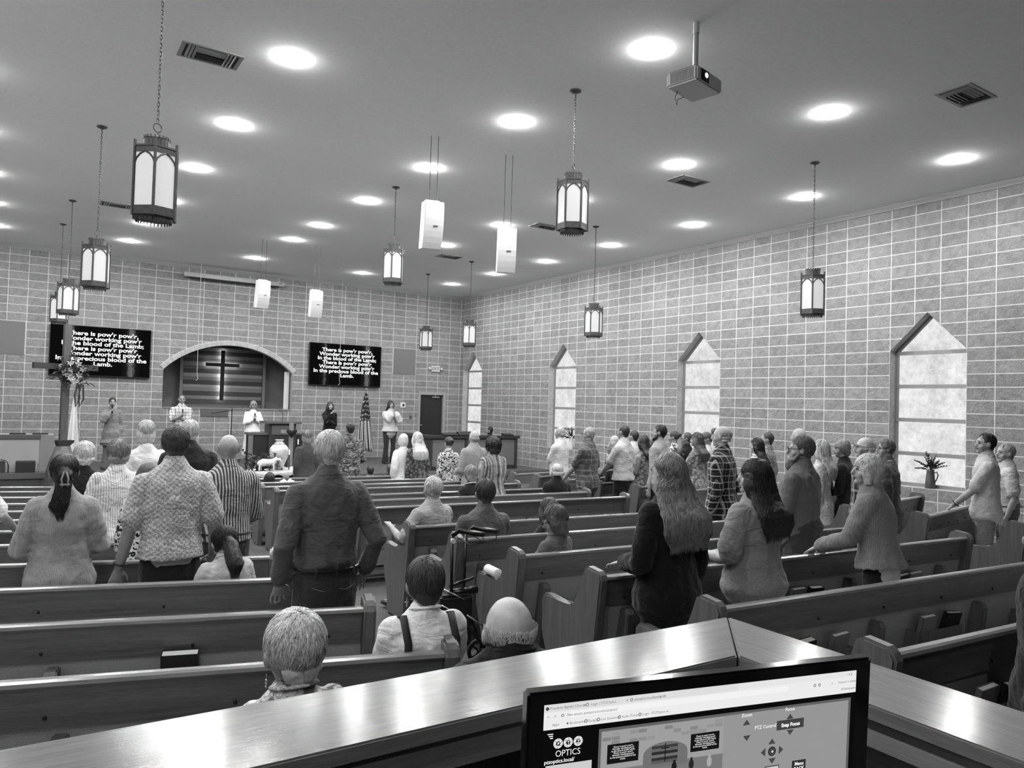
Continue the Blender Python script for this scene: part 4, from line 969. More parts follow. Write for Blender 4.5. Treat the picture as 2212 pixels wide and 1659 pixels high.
for (x, y, zc, lab) in ((4.40, 14.80, .73, 'white candle on a black stick just right of the vase'), (4.66, 15.1, .92, 'taller white candle on a black stick right of the small cross'), (4.74, 14.95, .85, 'white candle on a black stick nearest the woman in the dark jumper')):
    r = tag(empty('candlestick', (x, y, TZ + .02)), lab, 'candle', 'white candles on black sticks')
    h = zc - TZ - .12
    bm = B(); lathe(bm, [(.045, 0), (.045, .01), (.01, .02), (.007, h - .02), (.018, h), (.004, h + .002)], 14); obj('stick', bm, M_BLACK, r)
    bm = B(); lathe(bm, [(.011, h), (.011, h + .10), (.004, h + .104)], 12); obj('candle', bm, plain('candle_wax', 238, .5, 0, .25), r)
# instrument enclosure at right of the stage
r = tag(empty('instrument_screen', (10.0, 17.15, 0)), 'dark framed enclosure with panels at the right end of the stage below the corner', 'partition')
M_RD = wood('enclosure_dark', 40, 60, .4, 'X'); M_PAN2 = noisy('enclosure_cloth', 92, 112, 200, .95, .1, .001)
obj('top_rail', boxm(-1.40, 1.42, -.14, .04, .83, .91, .008), M_RD, r)
for x0, x1 in ((-1.26, -.30), (-.22, .60), (.68, 1.28)): obj('cloth_panel', boxm(x0, x1, -.075, -.06, .10, .80), M_PAN2, r)
obj('frame', boxm(-1.34, 1.36, -.06, 0, 0, .829), M_RD, r)
for x in (-1.34, -.30, .60, 1.28): obj('frame_stile', boxm(x, x + .08, -.10, -.0601, 0, .829), M_RD, r)
obj('end_panel', boxm(-1.34, -1.28, .001, 1.5, 0, .83), M_RD, r); obj('end_rail', boxm(-1.39, -1.25, .041, 1.5, .831, .91), M_RD, r)
for x, w_, h_, lab in ((9.25, .42, .06, 'low black music desk at the left end of the right enclosure'), (9.72, .44, .10, 'taller black music desk on the right enclosure, beside the low one'), (11.05, .28, .05, 'small black desk on the enclosure right of the seated dark-haired man')):
    bm = B(); prism(bm, [(-.10, 0), (.10, 0), (.10, h_), (.07, h_), (-.10, .02)], -w_ / 2, w_ / 2, 'X', .003); o = obj('music_desk', bm, M_BLACK, None, loc=(x, 17.30 + (.16 if h_ > .2 else 0), .911)); tag(o, lab, 'music desk', 'black music desks on the right enclosure')
    o.location.y = 17.09
r = tag(empty('boom_stand', (4.74, 21.45, 0)), 'thin black microphone boom stand before the grey panel under the arch', 'stand')
bm = B(); tube(bm, [(0, 0, .03), (0, 0, 1.43)], [.012, .012], 8, cap=False); tube(bm, [(0, -.02, 1.38), (-.55, -.02, 1.27)], [.009, .009], 6, cap=False); obj('boom_pole', bm, M_BLACK, r)
bm = B(); lathe(bm, [(.14, 0), (.14, .02), (.02, .035)], 18); obj('stand_base', bm, M_BLACK, r)
# rollator
M_WK = plain('walker_black', 16, .3); M_WKT = plain('walker_silver', 190, .25, .8)
r = tag(empty('rolling_walker', (2.70, 4.72, floor_z(4.72)), math.radians(-12)), 'folded black rolling walker with looped handles parked in the aisle beside a pew end', 'walker')
def wt(name, pts, rad, m=M_WK, par=r, sm=True): return obj(name, tubem(pts, rad, 8), m, par, sm)
for s, yy in ((-1, .0), (1, .10)):
    wt('handle_post', [(-.02 + s * .06, yy, .45), (-.02 + s * .07, yy, .98)], .012)
    g = wt('hand_grip', [(-.02 + s * .07, yy, .98), (.03 + s * .07, yy - .01, 1.02), (.14 + s * .07, yy - .03, 1.00), (.21 + s * .07, yy - .04, .99)], [.014, .02, .022, .018])
    wt('brake_loop', [(.02 + s * .07, yy, .97), (.10 + s * .07, yy - .03, .92), (.20 + s * .07, yy - .05, .93), (.20 + s * .07, yy - .05, .97)], .005)
    wt('rear_leg', [(-.02 + s * .06, yy, .50), (.20, yy - .05 + s * .05, .12)], .012)
    wt('front_leg', [(-.02 + s * .06, yy, .50), (-.18, yy + .05, .12)], .012)
for x, yy in ((.22, -.12), (.18, .10), (-.20, .0), (-.17, .12)):
    bm = B(); ringtorus(bm, (x, yy, .098), .082, .016, 'Y', 22, 8); lathe_b = B(); lathe_b.free()
    w_ = obj('wheel', bm, plain('tyre_black', 20, .6), r, True)
    bm = B(); 
    for k in range(5):
        a = 2 * PI * k / 5; tube(bm, [(x, yy, .098), (x + .08 * math.cos(a), yy, .098 + .08 * math.sin(a))], [.008, .006], 6, cap=False)
    tube(bm, [(x, yy - .02, .098), (x, yy + .02, .098)], [.018, .018], 10, cap=False); obj('wheel_hub', bm, M_WK, w_, True)
obj('bag', boxm(-.17, .07, -.045, .04, .20, .56, .02), noisy('bag_nylon', 12, 24, 20, .6, .3, .006), r)
for z in (.62, .50): wt('silver_brace', [(-.17, -.05, z), (.0, -.055, z - .09)], .006, M_WKT)
wt('silver_brace', [(.02, -.06, .42), (.15, -.07, .33)], .006, M_WKT)
wt('cross_bar', [(-.10, .0, .62), (.10, .05, .66)], .012); wt('seat_fold', [(-.10, .02, .56), (.12, .03, .58)], .030)
text_mesh('maker_letters', 'drive', .075, plain('letters_silver', 200, .5), r, (-.10, -.047, .36), (PI / 2, 0, 0), bold=.0005, ext=.0006)
bm = B(); tube(bm, [(0, 0, 0), (0, 0, .02)], [.018, .018], 12, cap=False); o = obj('round_badge', bm, plain('badge_white', 210, .4), r, loc=(-.09, -.02, .95), rot=(PI / 2, 0, 0))
# white roll on a pew arm
bm = B(); tube(bm, [(-.09, 0, 0), (.09, 0, 0)], [.036, .036], 18, cap=False); bmesh.ops.bevel(bm, geom=bm.edges[:], offset=.004, segments=1, affect='EDGES'); 
o = obj('paper_roll', bm, plain('roll_white', 235, .7), None, True, loc=(2.955, 4.72, floor_z(4.72) + .697)); o.rotation_euler = (0, .0, math.radians(84)); tag(o, 'white paper roll resting on the arm of a middle-block pew end', 'paper roll')
# black bag on the near left pew seat
P = PEWS[('L', 1)]; bm = B(); ell(bm, (0, 0, .16), (.23, .11, .17), None, 20, 12); tube(bm, [(-.12, 0, .28), (-.05, 0, .40), (.05, 0, .40), (.12, 0, .28)], [.012] * 4, 6)
aL = math.radians(-16); pt = P.matrix_world if False else Matrix.Translation(P.location) @ Matrix.Rotation(aL, 4, 'Z')
lp_ = pt @ Vector((L_len - .62, .26, .50)); o = obj('black_bag', bm, noisy('bag_leather', 14, 26, 12, .5, .3, .006), None, True, loc=lp_); o.rotation_euler = (0, 0, aL); tag(o, 'black rounded bag on the pew seat between the white-haired woman and the woman in white', 'bag')
# plants on the window sills
def jug(loc, lab, plab, m, seed, sill_y):
    o = empty('jug', loc); tag(o, lab, 'jug')
    bm = B(); lathe(bm, [(.075, 0), (.078, .02), (.072, .12), (.058, .24), (.055, .27), (.062, .30), (.05, .30), (.045, .26), (.04, .05)], 24); obj('jug_body', bm, m, o, True)
    bm = B(); tube(bm, [(0, -.055, .25), (0, -.10, .27), (0, -.12, .22), (0, -.10, .15), (0, -.07, .10)], [.010] * 5, 8); obj('jug_handle', bm, m, o, True)
    rr = random.Random(seed); pl = tag(empty('fern', (loc[0], loc[1], loc[2] + .28)), plab, 'plant')
    for k in range(15):
        a = rr.uniform(0, 2 * PI); el = rr.uniform(.1, 1.3); Lf = rr.uniform(.20, .32); bm = B(); p = Vector((0, 0, 0)); d = Vector((math.cos(a) * math.cos(el) * .55, math.sin(a) * math.cos(el), math.sin(el)))
        pts = []
        for q in range(9):
            pts.append(p.copy()); p = p + d * Lf / 8; d = (d + Vector((0, 0, -.07))).normalized()
        tube(bm, pts, [.003] * 9, 4, cap=False)
        for q in range(2, 9):
            t = (pts[q] - pts[q - 1]).normalized()
            for s in (-1, 1):
                sd = t.cross(Vector((rr.uniform(-.3, .3), rr.uniform(-.3, .3), 1))).normalized() * s
                T = Matrix.Translation(pts[q]) @ (sd + t * .9).normalized().to_track_quat('Y', 'Z').to_matrix().to_4x4(); petal(bm, T, .07 * (1.1 - q / 12), .018, .15)
        obj('frond', bm, noisy('fern_dark', 22, 60, 30, .6, .1, .001), pl)
jug((XR + .10, 6.31, WZ0 + .001), 'dark jug with a handle on the sill of the nearest window', 'fern standing in the dark jug on the nearest window sill', noisy('jug_clay', 62, 84, 6, .5, .1, .002), 3, 0)
jug((XR + .10, 15.75, WZ0 + .001), 'pale jug on the sill of the second window from the corner', 'dark fern standing in the pale jug behind the man with crossed arms', plain('jug_pale', 200, .4), 4, 0)
# books
book('L', 2, L_len - .90, 'black book with white page edges in the pew rack at lower left', 0, .165, .055, .19, 12, .53, -.05)
for a in [('C', 1, .69, 'open-topped pale book leaning in the lowest rack at far right', 1), ('C', 1, .84, 'dark book beside the pale one in the lowest rack at far right', 2), ('C', 2, .63, 'black book with white edge left in the rack under the long pew at right', 0), ('C', 2, .92, 'pale grey thin book right of the black one in the rack at right', 1), ('C', 2, 1.74, 'thick grey book slanting in the rack under the long rail at right', 1), ('C', 2, 1.97, 'black book with white edge at the right end of the long pew rack', 0), ('C', 3, 1.74, 'thin pale book behind the woman in the grey shirt', 1), ('C', 3, 1.90, 'upright black book with white edge between two pale books', 0), ('C', 3, 2.94, 'black book with white edge behind the white-haired woman in the sweater', 0), ('C', 3, 3.12, 'pale creased booklet right of the black book by the white-haired woman', 1), ('C', 4, .75, 'pale book in the rack of the pew with the white roll on its arm', 1), ('C', 5, .8, 'dark book in a middle-block rack behind the walker', 2), ('C', 5, 2.9, 'dark book in the rack of the pew in front of the long blonde woman', 2), ('R', 1, 1.2, 'dark book in the rack of the nearest window-side pew', 2), ('C', 7, 2.9, 'dark book in the rack near the end of a far middle-block pew', 2)]:
    rr = random.Random(a[2]); book(a[0], a[1], a[2], a[3], a[4], rr.uniform(.13, .16), rr.uniform(.03, .045), .20, rr.uniform(10, 17), .455, -.058, rr.uniform(-9, 9), 'books in the pew racks')
# ---------------------------------------------------------------- cloth and hair materials
def cloth(name, s, pat=None, s2=200, k=1.0, rough=.9):
    if name in MATS: return MATS[name]
    m, nt, b = _new(name); c = coords(nt)
    wv = nz(nt, c, 90, 2); big = nz(nt, c, 5, 3, .6)
    sp_ = nt.nodes.new('ShaderNodeSeparateXYZ'); nt.links.new(c, sp_.inputs[0]); X, Y, Z = sp_.outputs
    v1, v2 = lin(s), lin(s2)
    def blend(f): return math_(nt, 'ADD', v1, math_(nt, 'MULTIPLY', f, v2 - v1))
    fac = None
    U = math_(nt, 'ADD', X, math_(nt, 'MULTIPLY', Y, .22))
    if pat == 'vstripe': fac = math_(nt, 'GREATER_THAN', math_(nt, 'SINE', math_(nt, 'MULTIPLY', U, 2 * PI / (.022 * k))), .1)
    elif pat == 'hstripe': fac = math_(nt, 'GREATER_THAN', math_(nt, 'SINE', math_(nt, 'MULTIPLY', Z, 2 * PI / (.03 * k))), .3)
    elif pat == 'wide':
        n = nt.nodes.new('ShaderNodeTexNoise'); n.noise_dimensions = '1D'; n.inputs['Scale'].default_value = 26 / k; n.inputs['Detail'].default_value = 1; nt.links.new(U, n.inputs['W'])
        fac = ramp(nt, n.outputs[0], [(.40, 0), (.46, .75), (.5, .35), (.56, 1), (.62, .1)], 'CONSTANT')
    elif pat == 'plaid':
        a = math_(nt, 'GREATER_THAN', math_(nt, 'SINE', math_(nt, 'MULTIPLY', U, 2 * PI / (.07 * k))), .86); d = math_(nt, 'GREATER_THAN', math_(nt, 'SINE', math_(nt, 'MULTIPLY', Z, 2 * PI / (.07 * k))), .86)
        a2 = math_(nt, 'GREATER_THAN', math_(nt, 'SINE', math_(nt, 'MULTIPLY', U, 2 * PI / (.035 * k))), .85); fac = math_(nt, 'MINIMUM', 1.0, math_(nt, 'ADD', math_(nt, 'ADD', math_(nt, 'MULTIPLY', a, .6), math_(nt, 'MULTIPLY', d, .6)), math_(nt, 'MULTIPLY', a2, .2)))
    elif pat == 'leopard':
        v = nt.nodes.new('ShaderNodeTexVoronoi'); v.inputs['Scale'].default_value = 30 / k; nt.links.new(c, v.inputs[0])
        fac = math_(nt, 'MULTIPLY', math_(nt, 'LESS_THAN', math_(nt, 'ABSOLUTE', math_(nt, 'ADD', v.outputs['Distance'], -.40)), .14), math_(nt, 'GREATER_THAN', nz(nt, c, 34 / k, 2), .44))
    elif pat == 'floral':
        v = nt.nodes.new('ShaderNodeTexVoronoi'); v.inputs['Scale'].default_value = 16 / k; nt.links.new(c, v.inputs[0])
        n = nz(nt, c, 30 / k, 3, .6, .8); fac = ramp(nt, math_(nt, 'ADD', math_(nt, 'MULTIPLY', v.outputs['Distance'], .7), math_(nt, 'MULTIPLY', n, .6)), [(.42, 1), (.5, .2), (.6, .7), (.7, 0)], 'LINEAR')
    elif pat == 'damask':
        a = math_(nt, 'SINE', math_(nt, 'MULTIPLY', U, 2 * PI / .034)); d = math_(nt, 'SINE', math_(nt, 'MULTIPLY', Z, 2 * PI / .034)); n = nz(nt, c, 90, 3)
        fac = ramp(nt, math_(nt, 'ADD', math_(nt, 'MULTIPLY', math_(nt, 'MULTIPLY', a, d), .16), n), [(.38, 0), (.5, .5), (.62, 1)])
    elif pat == 'camo':
        c2 = coords(nt, scale=(14, 14, 30)); n = nz(nt, c2, 1.2, 2, .5); fac = ramp(nt, n, [(.40, 0), (.46, .35), (.54, .12), (.60, 1), (.66, .55)], 'CONSTANT')
    elif pat == 'vfloral':
        st = math_(nt, 'GREATER_THAN', math_(nt, 'SINE', math_(nt, 'MULTIPLY', U, 2 * PI / .017)), .2); n = math_(nt, 'GREATER_THAN', nz(nt, c, 9, 4, .7), .62)
        fac = math_(nt, 'SUBTRACT', 1.0, math_(nt, 'MINIMUM', 1.0, math_(nt, 'ADD', math_(nt, 'MULTIPLY', st, .45), math_(nt, 'MULTIPLY', n, .35))))
    elif pat == 'knit':
        a = math_(nt, 'SINE', math_(nt, 'MULTIPLY', math_(nt, 'ARCTAN2', X, math_(nt, 'ADD', Y, .02)), 2 * PI / .075)); fac = math_(nt, 'MULTIPLY', math_(nt, 'ADD', math_(nt, 'MULTIPLY', a, .14), math_(nt, 'MULTIPLY', nz(nt, c, 150, 3), .95)), .9)
    base = blend(fac) if fac is not None else math_(nt, 'ADD', v1, 0.0)
    base = math_(nt, 'MULTIPLY', base, math_(nt, 'ADD', .78, math_(nt, 'MULTIPLY', wv, .44)))
    nt.links.new(base, b.inputs['Base Color']); b.inputs['Roughness'].default_value = rough; b.inputs['Specular IOR Level'].default_value = .2
    b.inputs['Sheen Weight'].default_value = .15
    c3 = coords(nt, scale=(7, 7, 13), rot=(.3, .5, 0)); fold = nz(nt, c3, 1.1, 3, .5, 1.2)
    ridge = math_(nt, 'SUBTRACT', 1.0, math_(nt, 'ABSOLUTE', math_(nt, 'MULTIPLY', math_(nt, 'ADD', fold, -.5), 4.0)))
    h = math_(nt, 'ADD', math_(nt, 'MULTIPLY', math_(nt, 'MAXIMUM', ridge, .0), .12 if pat == 'knit' else .45), math_(nt, 'ADD', math_(nt, 'MULTIPLY', big, .8), math_(nt, 'MULTIPLY', wv, .05))); bump(nt, b, h, .5, .022)
    MATS[name] = m; return m
def hairm(s):
    nm = 'hair_%d' % s
    if nm in MATS: return MATS[nm]
    m, nt, b = _new(nm); c = coords(nt, scale=(70, 70, 7)); n = nz(nt, c, 1.3, 4, .65, .3); c2 = coords(nt); n2 = nz(nt, c2, 18, 3)
    mix = math_(nt, 'ADD', math_(nt, 'MULTIPLY', n, .6), math_(nt, 'MULTIPLY', n2, .4))
    g = nt.nodes.new('ShaderNodeNewGeometry'); mix = math_(nt, 'ADD', math_(nt, 'MULTIPLY', mix, .7), math_(nt, 'MULTIPLY', g.outputs['Random Per Island'], .22)); mix = math_(nt, 'ADD', mix, .04)
    nt.links.new(ramp(nt, mix, [(.3, lin(s * .55)), (.52, lin(s)), (.72, lin(min(250, s * 1.25 + 10)))]), b.inputs['Base Color'])
    b.inputs['Roughness'].default_value = .48; bump(nt, b, n, .7, .006); MATS[nm] = m; return m
def skinm(s):
    s = int(s * .93); nm = 'skin_%d' % s
    if nm in MATS: return MATS[nm]
    m, nt, b = _new(nm); c = coords(nt); n = nz(nt, c, 22, 4)
    nt.links.new(ramp(nt, n, [(.3, lin(s - 10)), (.7, lin(s + 8))]), b.inputs['Base Color']); b.inputs['Roughness'].default_value = .5
    bump(nt, b, n, .12, .003); MATS[nm] = m; return m
CLOUD = bpy.data.textures.new('folds', 'CLOUDS'); CLOUD.noise_scale = .09; CLOUD.noise_depth = 2
CLOUDH = bpy.data.textures.new('tufts', 'CLOUDS'); CLOUDH.noise_scale = .022; CLOUDH.noise_depth = 2
def soft(name, bm, m, parent, vox, smooth=4, disp=0.0, tex=None):
    me = bpy.data.meshes.new(name); bm.to_mesh(me); bm.free(); finish(me, m, True)
    o = bpy.data.objects.new(name, me); COL.objects.link(o); o.parent = parent
    r = o.modifiers.new('skin', 'REMESH'); r.mode = 'VOXEL'; r.voxel_size = vox; r.use_smooth_shade = True
    if smooth: s = o.modifiers.new('soft', 'SMOOTH'); s.factor = .5; s.iterations = smooth
    if disp: d = o.modifiers.new('folds', 'DISPLACE'); d.texture = tex or CLOUD; d.strength = disp; d.mid_level = .5
    return o
def V(*a): return Vector(a)
class Raw:
    def __init__(s): s.v = []; s.f = []
    def strand(s, pts, r0, r1=.0003):
        b0 = len(s.v); n = len(pts)
        for i, p in enumerate(pts):
            t = (pts[min(i + 1, n - 1)] - pts[max(i - 1, 0)]); t = t.normalized() if t.length > 1e-7 else V(0, 0, -1)
            a = t.cross(V(.3, .2, 1)); a = a.normalized() if a.length > .01 else V(1, 0, 0); c = t.cross(a); r = r0 + (r1 - r0) * (i / (n - 1)) ** 1.5
            for k in range(3):
                q = p + a * (r * math.cos(2.094 * k)) + c * (r * math.sin(2.094 * k)); s.v.append(q[:])
        for i in range(n - 1):
            for k in range(3):
                a, b = b0 + i * 3 + k, b0 + i * 3 + (k + 1) % 3; s.f.append((a, b, b + 3, a + 3))
NPEOPLE = 0
def person(lab, x, y, H, face=0.0, sit=False, b=1.0, sex='m', belly=0.0, lean=0.0, hy=0.0, hp=0.0, hk=None, skin=150, dh=0.0, hair='short', hs=120, hlen=.35, top=None, sleeve='long', hem=-.08,
           bot=None, kind='trousers', collar=None, armL='down', armR='down', near=0, eyes=False, glasses=False, beard=0, hwid=.118, fz=None, extras=(), tin=.012, strands=0, dress=0.0, seat=.46, sx=1.0, hw=1.0, legs=True, shoes=26):
    global NPEOPLE; NPEOPLE += 1; seed = NPEOPLE; rr = random.Random(seed)
    z0 = floor_z(y) if fz is None else fz
    R = tag(empty('person', (x, y, z0), math.radians(face)), lab, 'person')
    vox = {0: .017, 1: .0125, 2: .0085}[near]; cv = {0: .018, 1: .014, 2: .011}[near]
    He = (H + dh - seat) / .52 if sit else H
    hk = hk or (.88 + .12 * min(He, 1.9) / 1.75) * (1.0 if sex == 'm' else .95)
    P = V(0, 0, seat + .05 * He if sit else .53 * He)
    le = math.radians(lean); u = V(0, math.sin(le), math.cos(le)); f = V(0, math.cos(le), -math.sin(le))
    top_z = P.z + .47 * He
    Hc = P + u * (.47 * He - .118 * hk - dh) + f * (.018 + dh * .5)
    N0 = P + u * .315 * He; sw = (.094 if sex == 'm' else .084) * He * b * sx
    bl = belly * He
    if sex == 'm': ST = [(-.07, .086, .064, 0), (-.02, .092, .070, 0), (.05, .090, .068, .8), (.12, .088, .064, 1.0), (.19, .096, .066, .4), (.245, .104, .064, .1), (.275, .101, .055, 0), (.298, .078, .048, 0), (.312, .055, .044, 0), (.328, .038, .040, 0)]
    else: ST = [(-.07, .094, .072, 0), (-.02, .100, .076, .1), (.05, .090, .068, .7), (.115, .080, .060, .8), (.18, .088, .066, .5), (.235, .094, .062, .2), (.270, .088, .050, 0), (.292, .066, .043, 0), (.306, .046, .038, 0), (.322, .033, .035, 0)]
    def torso(bm, off, t0=-.07, t1=9, flare=None):
        pts, rad = [], []
        for t, rx, ry, bw in ST:
            if t < t0 or t > t1: continue
            if off > 0 and t < .03: rx += .009; ry += .013
            pts.append(P + u * t * He + f * bl * bw * .5); rad.append((rx * He * (b if t < .29 else 1 + (b - 1) * .4) * (sx if t < .29 else 1) + off, ry * He * (.5 + .5 * b) + off + bl * bw * .5))
        if flare:
            for t, ex in flare: pts.insert(0, P + V(0, 0, t * He) + f * .0); rad.insert(0, (ST[1][1] * He * b + off + ex, ST[1][2] * He * (.5 + .5 * b) + off + ex))
        tube(bm, pts, rad, 20)
    # arms
    l1, l2 = .172 * He, .150 * He; arms = {}
    for s, spec in ((-1, armL), (1, armR)):
        S = P + u * .256 * He + V(s * sw, 0, 0); pole = V(s * .45, -.6, -.75); hd = None; lat = None
        if spec == 'down': T = S + V(s * .028 * (1 + belly * 12), .035, -.308 * He); lat = V(0, 1, 0)
        elif spec == 'front': T = S + V(-s * .03, .26, -.20 * He); lat = V(1, 0, 0)
        elif spec == 'lap': T = V(s * .09, .30, P.z + .11 * He); lat = V(1, 0, 0)
        elif spec == 'cross': T = P + u * .165 * He + f * (.085 * He + bl * .8 + .03) + V(-s * .085, 0, s * .012); pole = V(s * .9, -.2, -.9); hd = V(-s, .0, .1); lat = V(0, 0, 1)
        elif spec == 'clasp': T = P + u * .18 * He + f * (.115 * He + bl) + V(s * .035, 0, 0); pole = V(s * .9, -.2, -.8); hd = V(-s * .45, .3, .7); lat = V(0, .8, -.5)
        elif spec == 'mic': T = P + u * .275 * He + f * (.085 * He + .05) + V(s * .045, 0, 0); pole = V(s * .8, -.1, -.9); hd = V(-s * .5, .3, .75); lat = V(0, 1, -.3)
        elif spec == 'mic2': T = P + u * .30 * He + f * (.095 * He + .05) + V(s * .04, 0, 0); pole = V(s * .65, -.1, -1.0); hd = V(-s * .3, .25, .9); lat = V(0, 1, -.3)
        else:
            T = V(*spec[:3]); lat = V(1, 0, 0)
            if len(spec) > 3: hd = V(*spec[3:6])
        D = T - S; L = D.length
        if L > (l1 + l2) * .995: T = S + D * ((l1 + l2) * .995 / L); D = T - S; L = D.length
        L = max(L, abs(l1 - l2) + .02); a = (l1 * l1 - l2 * l2 + L * L) / (2 * L); h = math.sqrt(max(l1 * l1 - a * a, 0)); dn = D.normalized()
        po = pole - dn * pole.dot(dn); po.normalize(); E = S + dn * a + po * h
        arms[s] = (S, E, T, hd or (T - E).normalized(), lat)
    af = .62 + .38 * b
    body = B(); torso(body, -.006)
    for s in (-1, 1):
        S, E, T, hd, lat = arms[s]; r = He * af
        tube(body, [S, S.lerp(E, .5), E, E.lerp(T, .35), T], [.031 * r, .028 * r, .0235 * r, .0235 * r, .0155 * r], 10)
        k = He / 1.75; hd = hd.normalized(); lt = (lat - hd * lat.dot(hd)).normalized(); nn = hd.cross(lt)
        if nn.z > 0.3: nn = -nn
        tube(body, [T, T + hd * .045 * k, T + hd * .085 * k], [(.024 * k, .016 * k), (.037 * k, .015 * k), (.036 * k, .013 * k)], 10, ref=lt)
        for q, (o_, ln) in enumerate(((-.030, .058), (-.010, .070), (.011, .066), (.031, .052))):
            p0 = T + hd * .088 * k + lt * o_ * k; p1 = p0 + hd * ln * .5 * k + lt * o_ * .25 * k; p2 = p1 + (hd * .75 + nn * .65).normalized() * ln * .5 * k
            tube(body, [p0 - hd * .02 * k, p1, p2], [.0088 * k, .008 * k, .0068 * k], 7)
        th = -1 if lt.dot(V(-s, .6, 0)) < 0 else 1
        p0 = T + hd * .03 * k + lt * th * .03 * k; tube(body, [p0, p0 + (hd * .6 + lt * th * .8) * .035 * k, p0 + (hd * 1.0 + lt * th * .75) * .06 * k], [.0115 * k, .0095 * k, .008 * k], 7)
    # legs
    hipw = .052 * He * b ** .5; LJ = {}
    for s in (-1, 1):
        hip = P + V(s * hipw, 0, -.01)
        if sit: kn = V(s * (hipw + .02), .235 * He, seat + .05); an = V(s * (hipw + .02), .255 * He, .09)
        else: kn = V(s * (hipw + .008), .012, .285 * He); an = V(s * (hipw + .018), -.01, .045 * He)
        LJ[s] = (hip, kn, an)
        tube(body, [hip, hip.lerp(kn, .5), kn, kn.lerp(an, .4), an], [.050 * He, .043 * He, .031 * He, .031 * He, .021 * He], 10)
        tube(body, [an + V(0, -.03, -.03), an + V(0, .07, -.05), an + V(0, .15, -.055)], [.030, .032, .026], 8)
    # neck and head
    Rh = Euler((math.radians(hp) - le * .45, 0, 0)).to_matrix(); Rh = Matrix.Rotation(math.radians(hy), 3, 'Z') @ Rh
    def Q(a, b_, c): return Hc + Rh @ (V(a, b_, c) * hk)
    tube(body, [N0 - u * .03, N0 + u * .02, Q(0, -.022, -.055)], [.036 * He * (.9 if sex == 'f' else 1.0), .033 * He * (.86 if sex == 'f' else 1.02), .050 * hk], 12)
    ell(body, Q(0, -.012, .018), (.076 * hk * hw, .094 * hk, .098 * hk), Rh)
    hx = Rh @ V(1, 0, 0)
    tube(body, [Q(0, .02, .03), Q(0, .032, -.03), Q(0, .048, -.080)], [(.066 * hk * hw, .056 * hk), (.061 * hk * hw, .050 * hk), (.036 * hk * hw, .034 * hk)], 14, ref=hx)
    ell(body, Q(0, .072, -.090), (.024 * hk, .020 * hk, .018 * hk), Rh); tube(body, [Q(0, .080, .022), Q(0, .098, -.008), Q(0, .106, -.026)], [.009 * hk, .012 * hk, .014 * hk], 8)
    for s in (-1, 1):
        ell(body, Q(s * .030, .072, .026), (.020 * hk, .012 * hk, .010 * hk), Rh); ell(body, Q(s * .040, .055, -.030), (.024 * hk, .020 * hk, .024 * hk), Rh)
        ell(body, Q(s * .080 * hw, -.008, -.004), (.012 * hk, .020 * hk, .031 * hk), Rh @ Matrix.Rotation(s * .35, 3, 'Z'), 10, 8)
    ell(body, Q(0, .082, -.050), (.024 * hk, .012 * hk, .010 * hk), Rh)
    soft('body', body, skinm(skin), R, vox, 3 if near < 2 else 2)
    # face details
    if eyes:
        for s in (-1, 1):
            bm = B(); ell(bm, Q(s * .030, .081, .012), (.014 * hk, .007 * hk, .0065 * hk), Rh, 10, 6); obj('eye', bm, plain('eye_dark', 38, .3), R, True)
            bm = B(); tube(bm, [Q(s * .014, .088, .030), Q(s * .032, .087, .036), Q(s * .048, .074, .030)], [.0035, .004, .003], 6); obj('eyebrow', bm, hairm(max(40, int(hs * .6))), R, True)
        bm = B(); tube(bm, [Q(-.020, .086, -.052), Q(0, .096, -.051), Q(.020, .086, -.052)], [(.003, .005)] * 3, 8); obj('mouth', bm, plain('lips_dark', 84, .5), R, True)
    if glasses:
        bm = B()
        for s in (-1, 1):
            n = 12; pts = [Q(s * .032 + .022 * math.cos(2 * PI * k / n), .098, .010 + .017 * math.sin(2 * PI * k / n)) for k in range(n + 1)]; tube(bm, pts, [.0026] * (n + 1), 5)
            tube(bm, [Q(s * .054, .096, .014), Q(s * .078, .05, .012), Q(s * .088, -.005, .010), Q(s * .086, -.02, -.004)], [.003] * 4, 5)
        tube(bm, [Q(-.010, .100, .012), Q(.010, .100, .012)], [.0025] * 2, 5); obj('glasses', bm, plain('glasses_frame', 26, .3), R, True)
    if beard:
        bm = B(); tube(bm, [Q(-.066, .01, -.02), Q(-.058, .045, -.075), Q(0, .085, -.108), Q(.058, .045, -.075), Q(.066, .01, -.02)], [.012, .022, .030, .022, .012], 8)
        if beard > 1: tube(bm, [Q(0, .07, -.09), Q(0, .085, -.14), Q(0, .08, -.18)], [.045, .04, .02], 8)
        soft('beard', bm, hairm(hs), R, cv * .8, 2, .012, CLOUDH)
    # hair
    hm = hairm(hs); hb = B(); E0, ER = ((0, -.024, .029) if sex == 'm' else (0, -.017, .029)), (.0835 * hw, .093, .0975); ok = hair != 'bald'
    cen = Q(*E0); dsp = .010; sur = []
    def loft(st):
        pts = [Q(a[1], a[2], a[0]) if a[0] > -.13 else V((Hc + Rh @ V(a[1], 0, 0)).x, 0, 0) * 0 + Hc + V((Rh @ V(a[1] * hk, 0, 0)).x, 0, 0) + V(0, 0, a[0] * hk) + V(0, a[2] * hk, 0) for a in st]
        tube(hb, pts, [(a[3] * hk, a[4] * hk) for a in st], 18); sur.extend([(p, a[3] * hk, a[4] * hk) for p, a in zip(pts, st)])
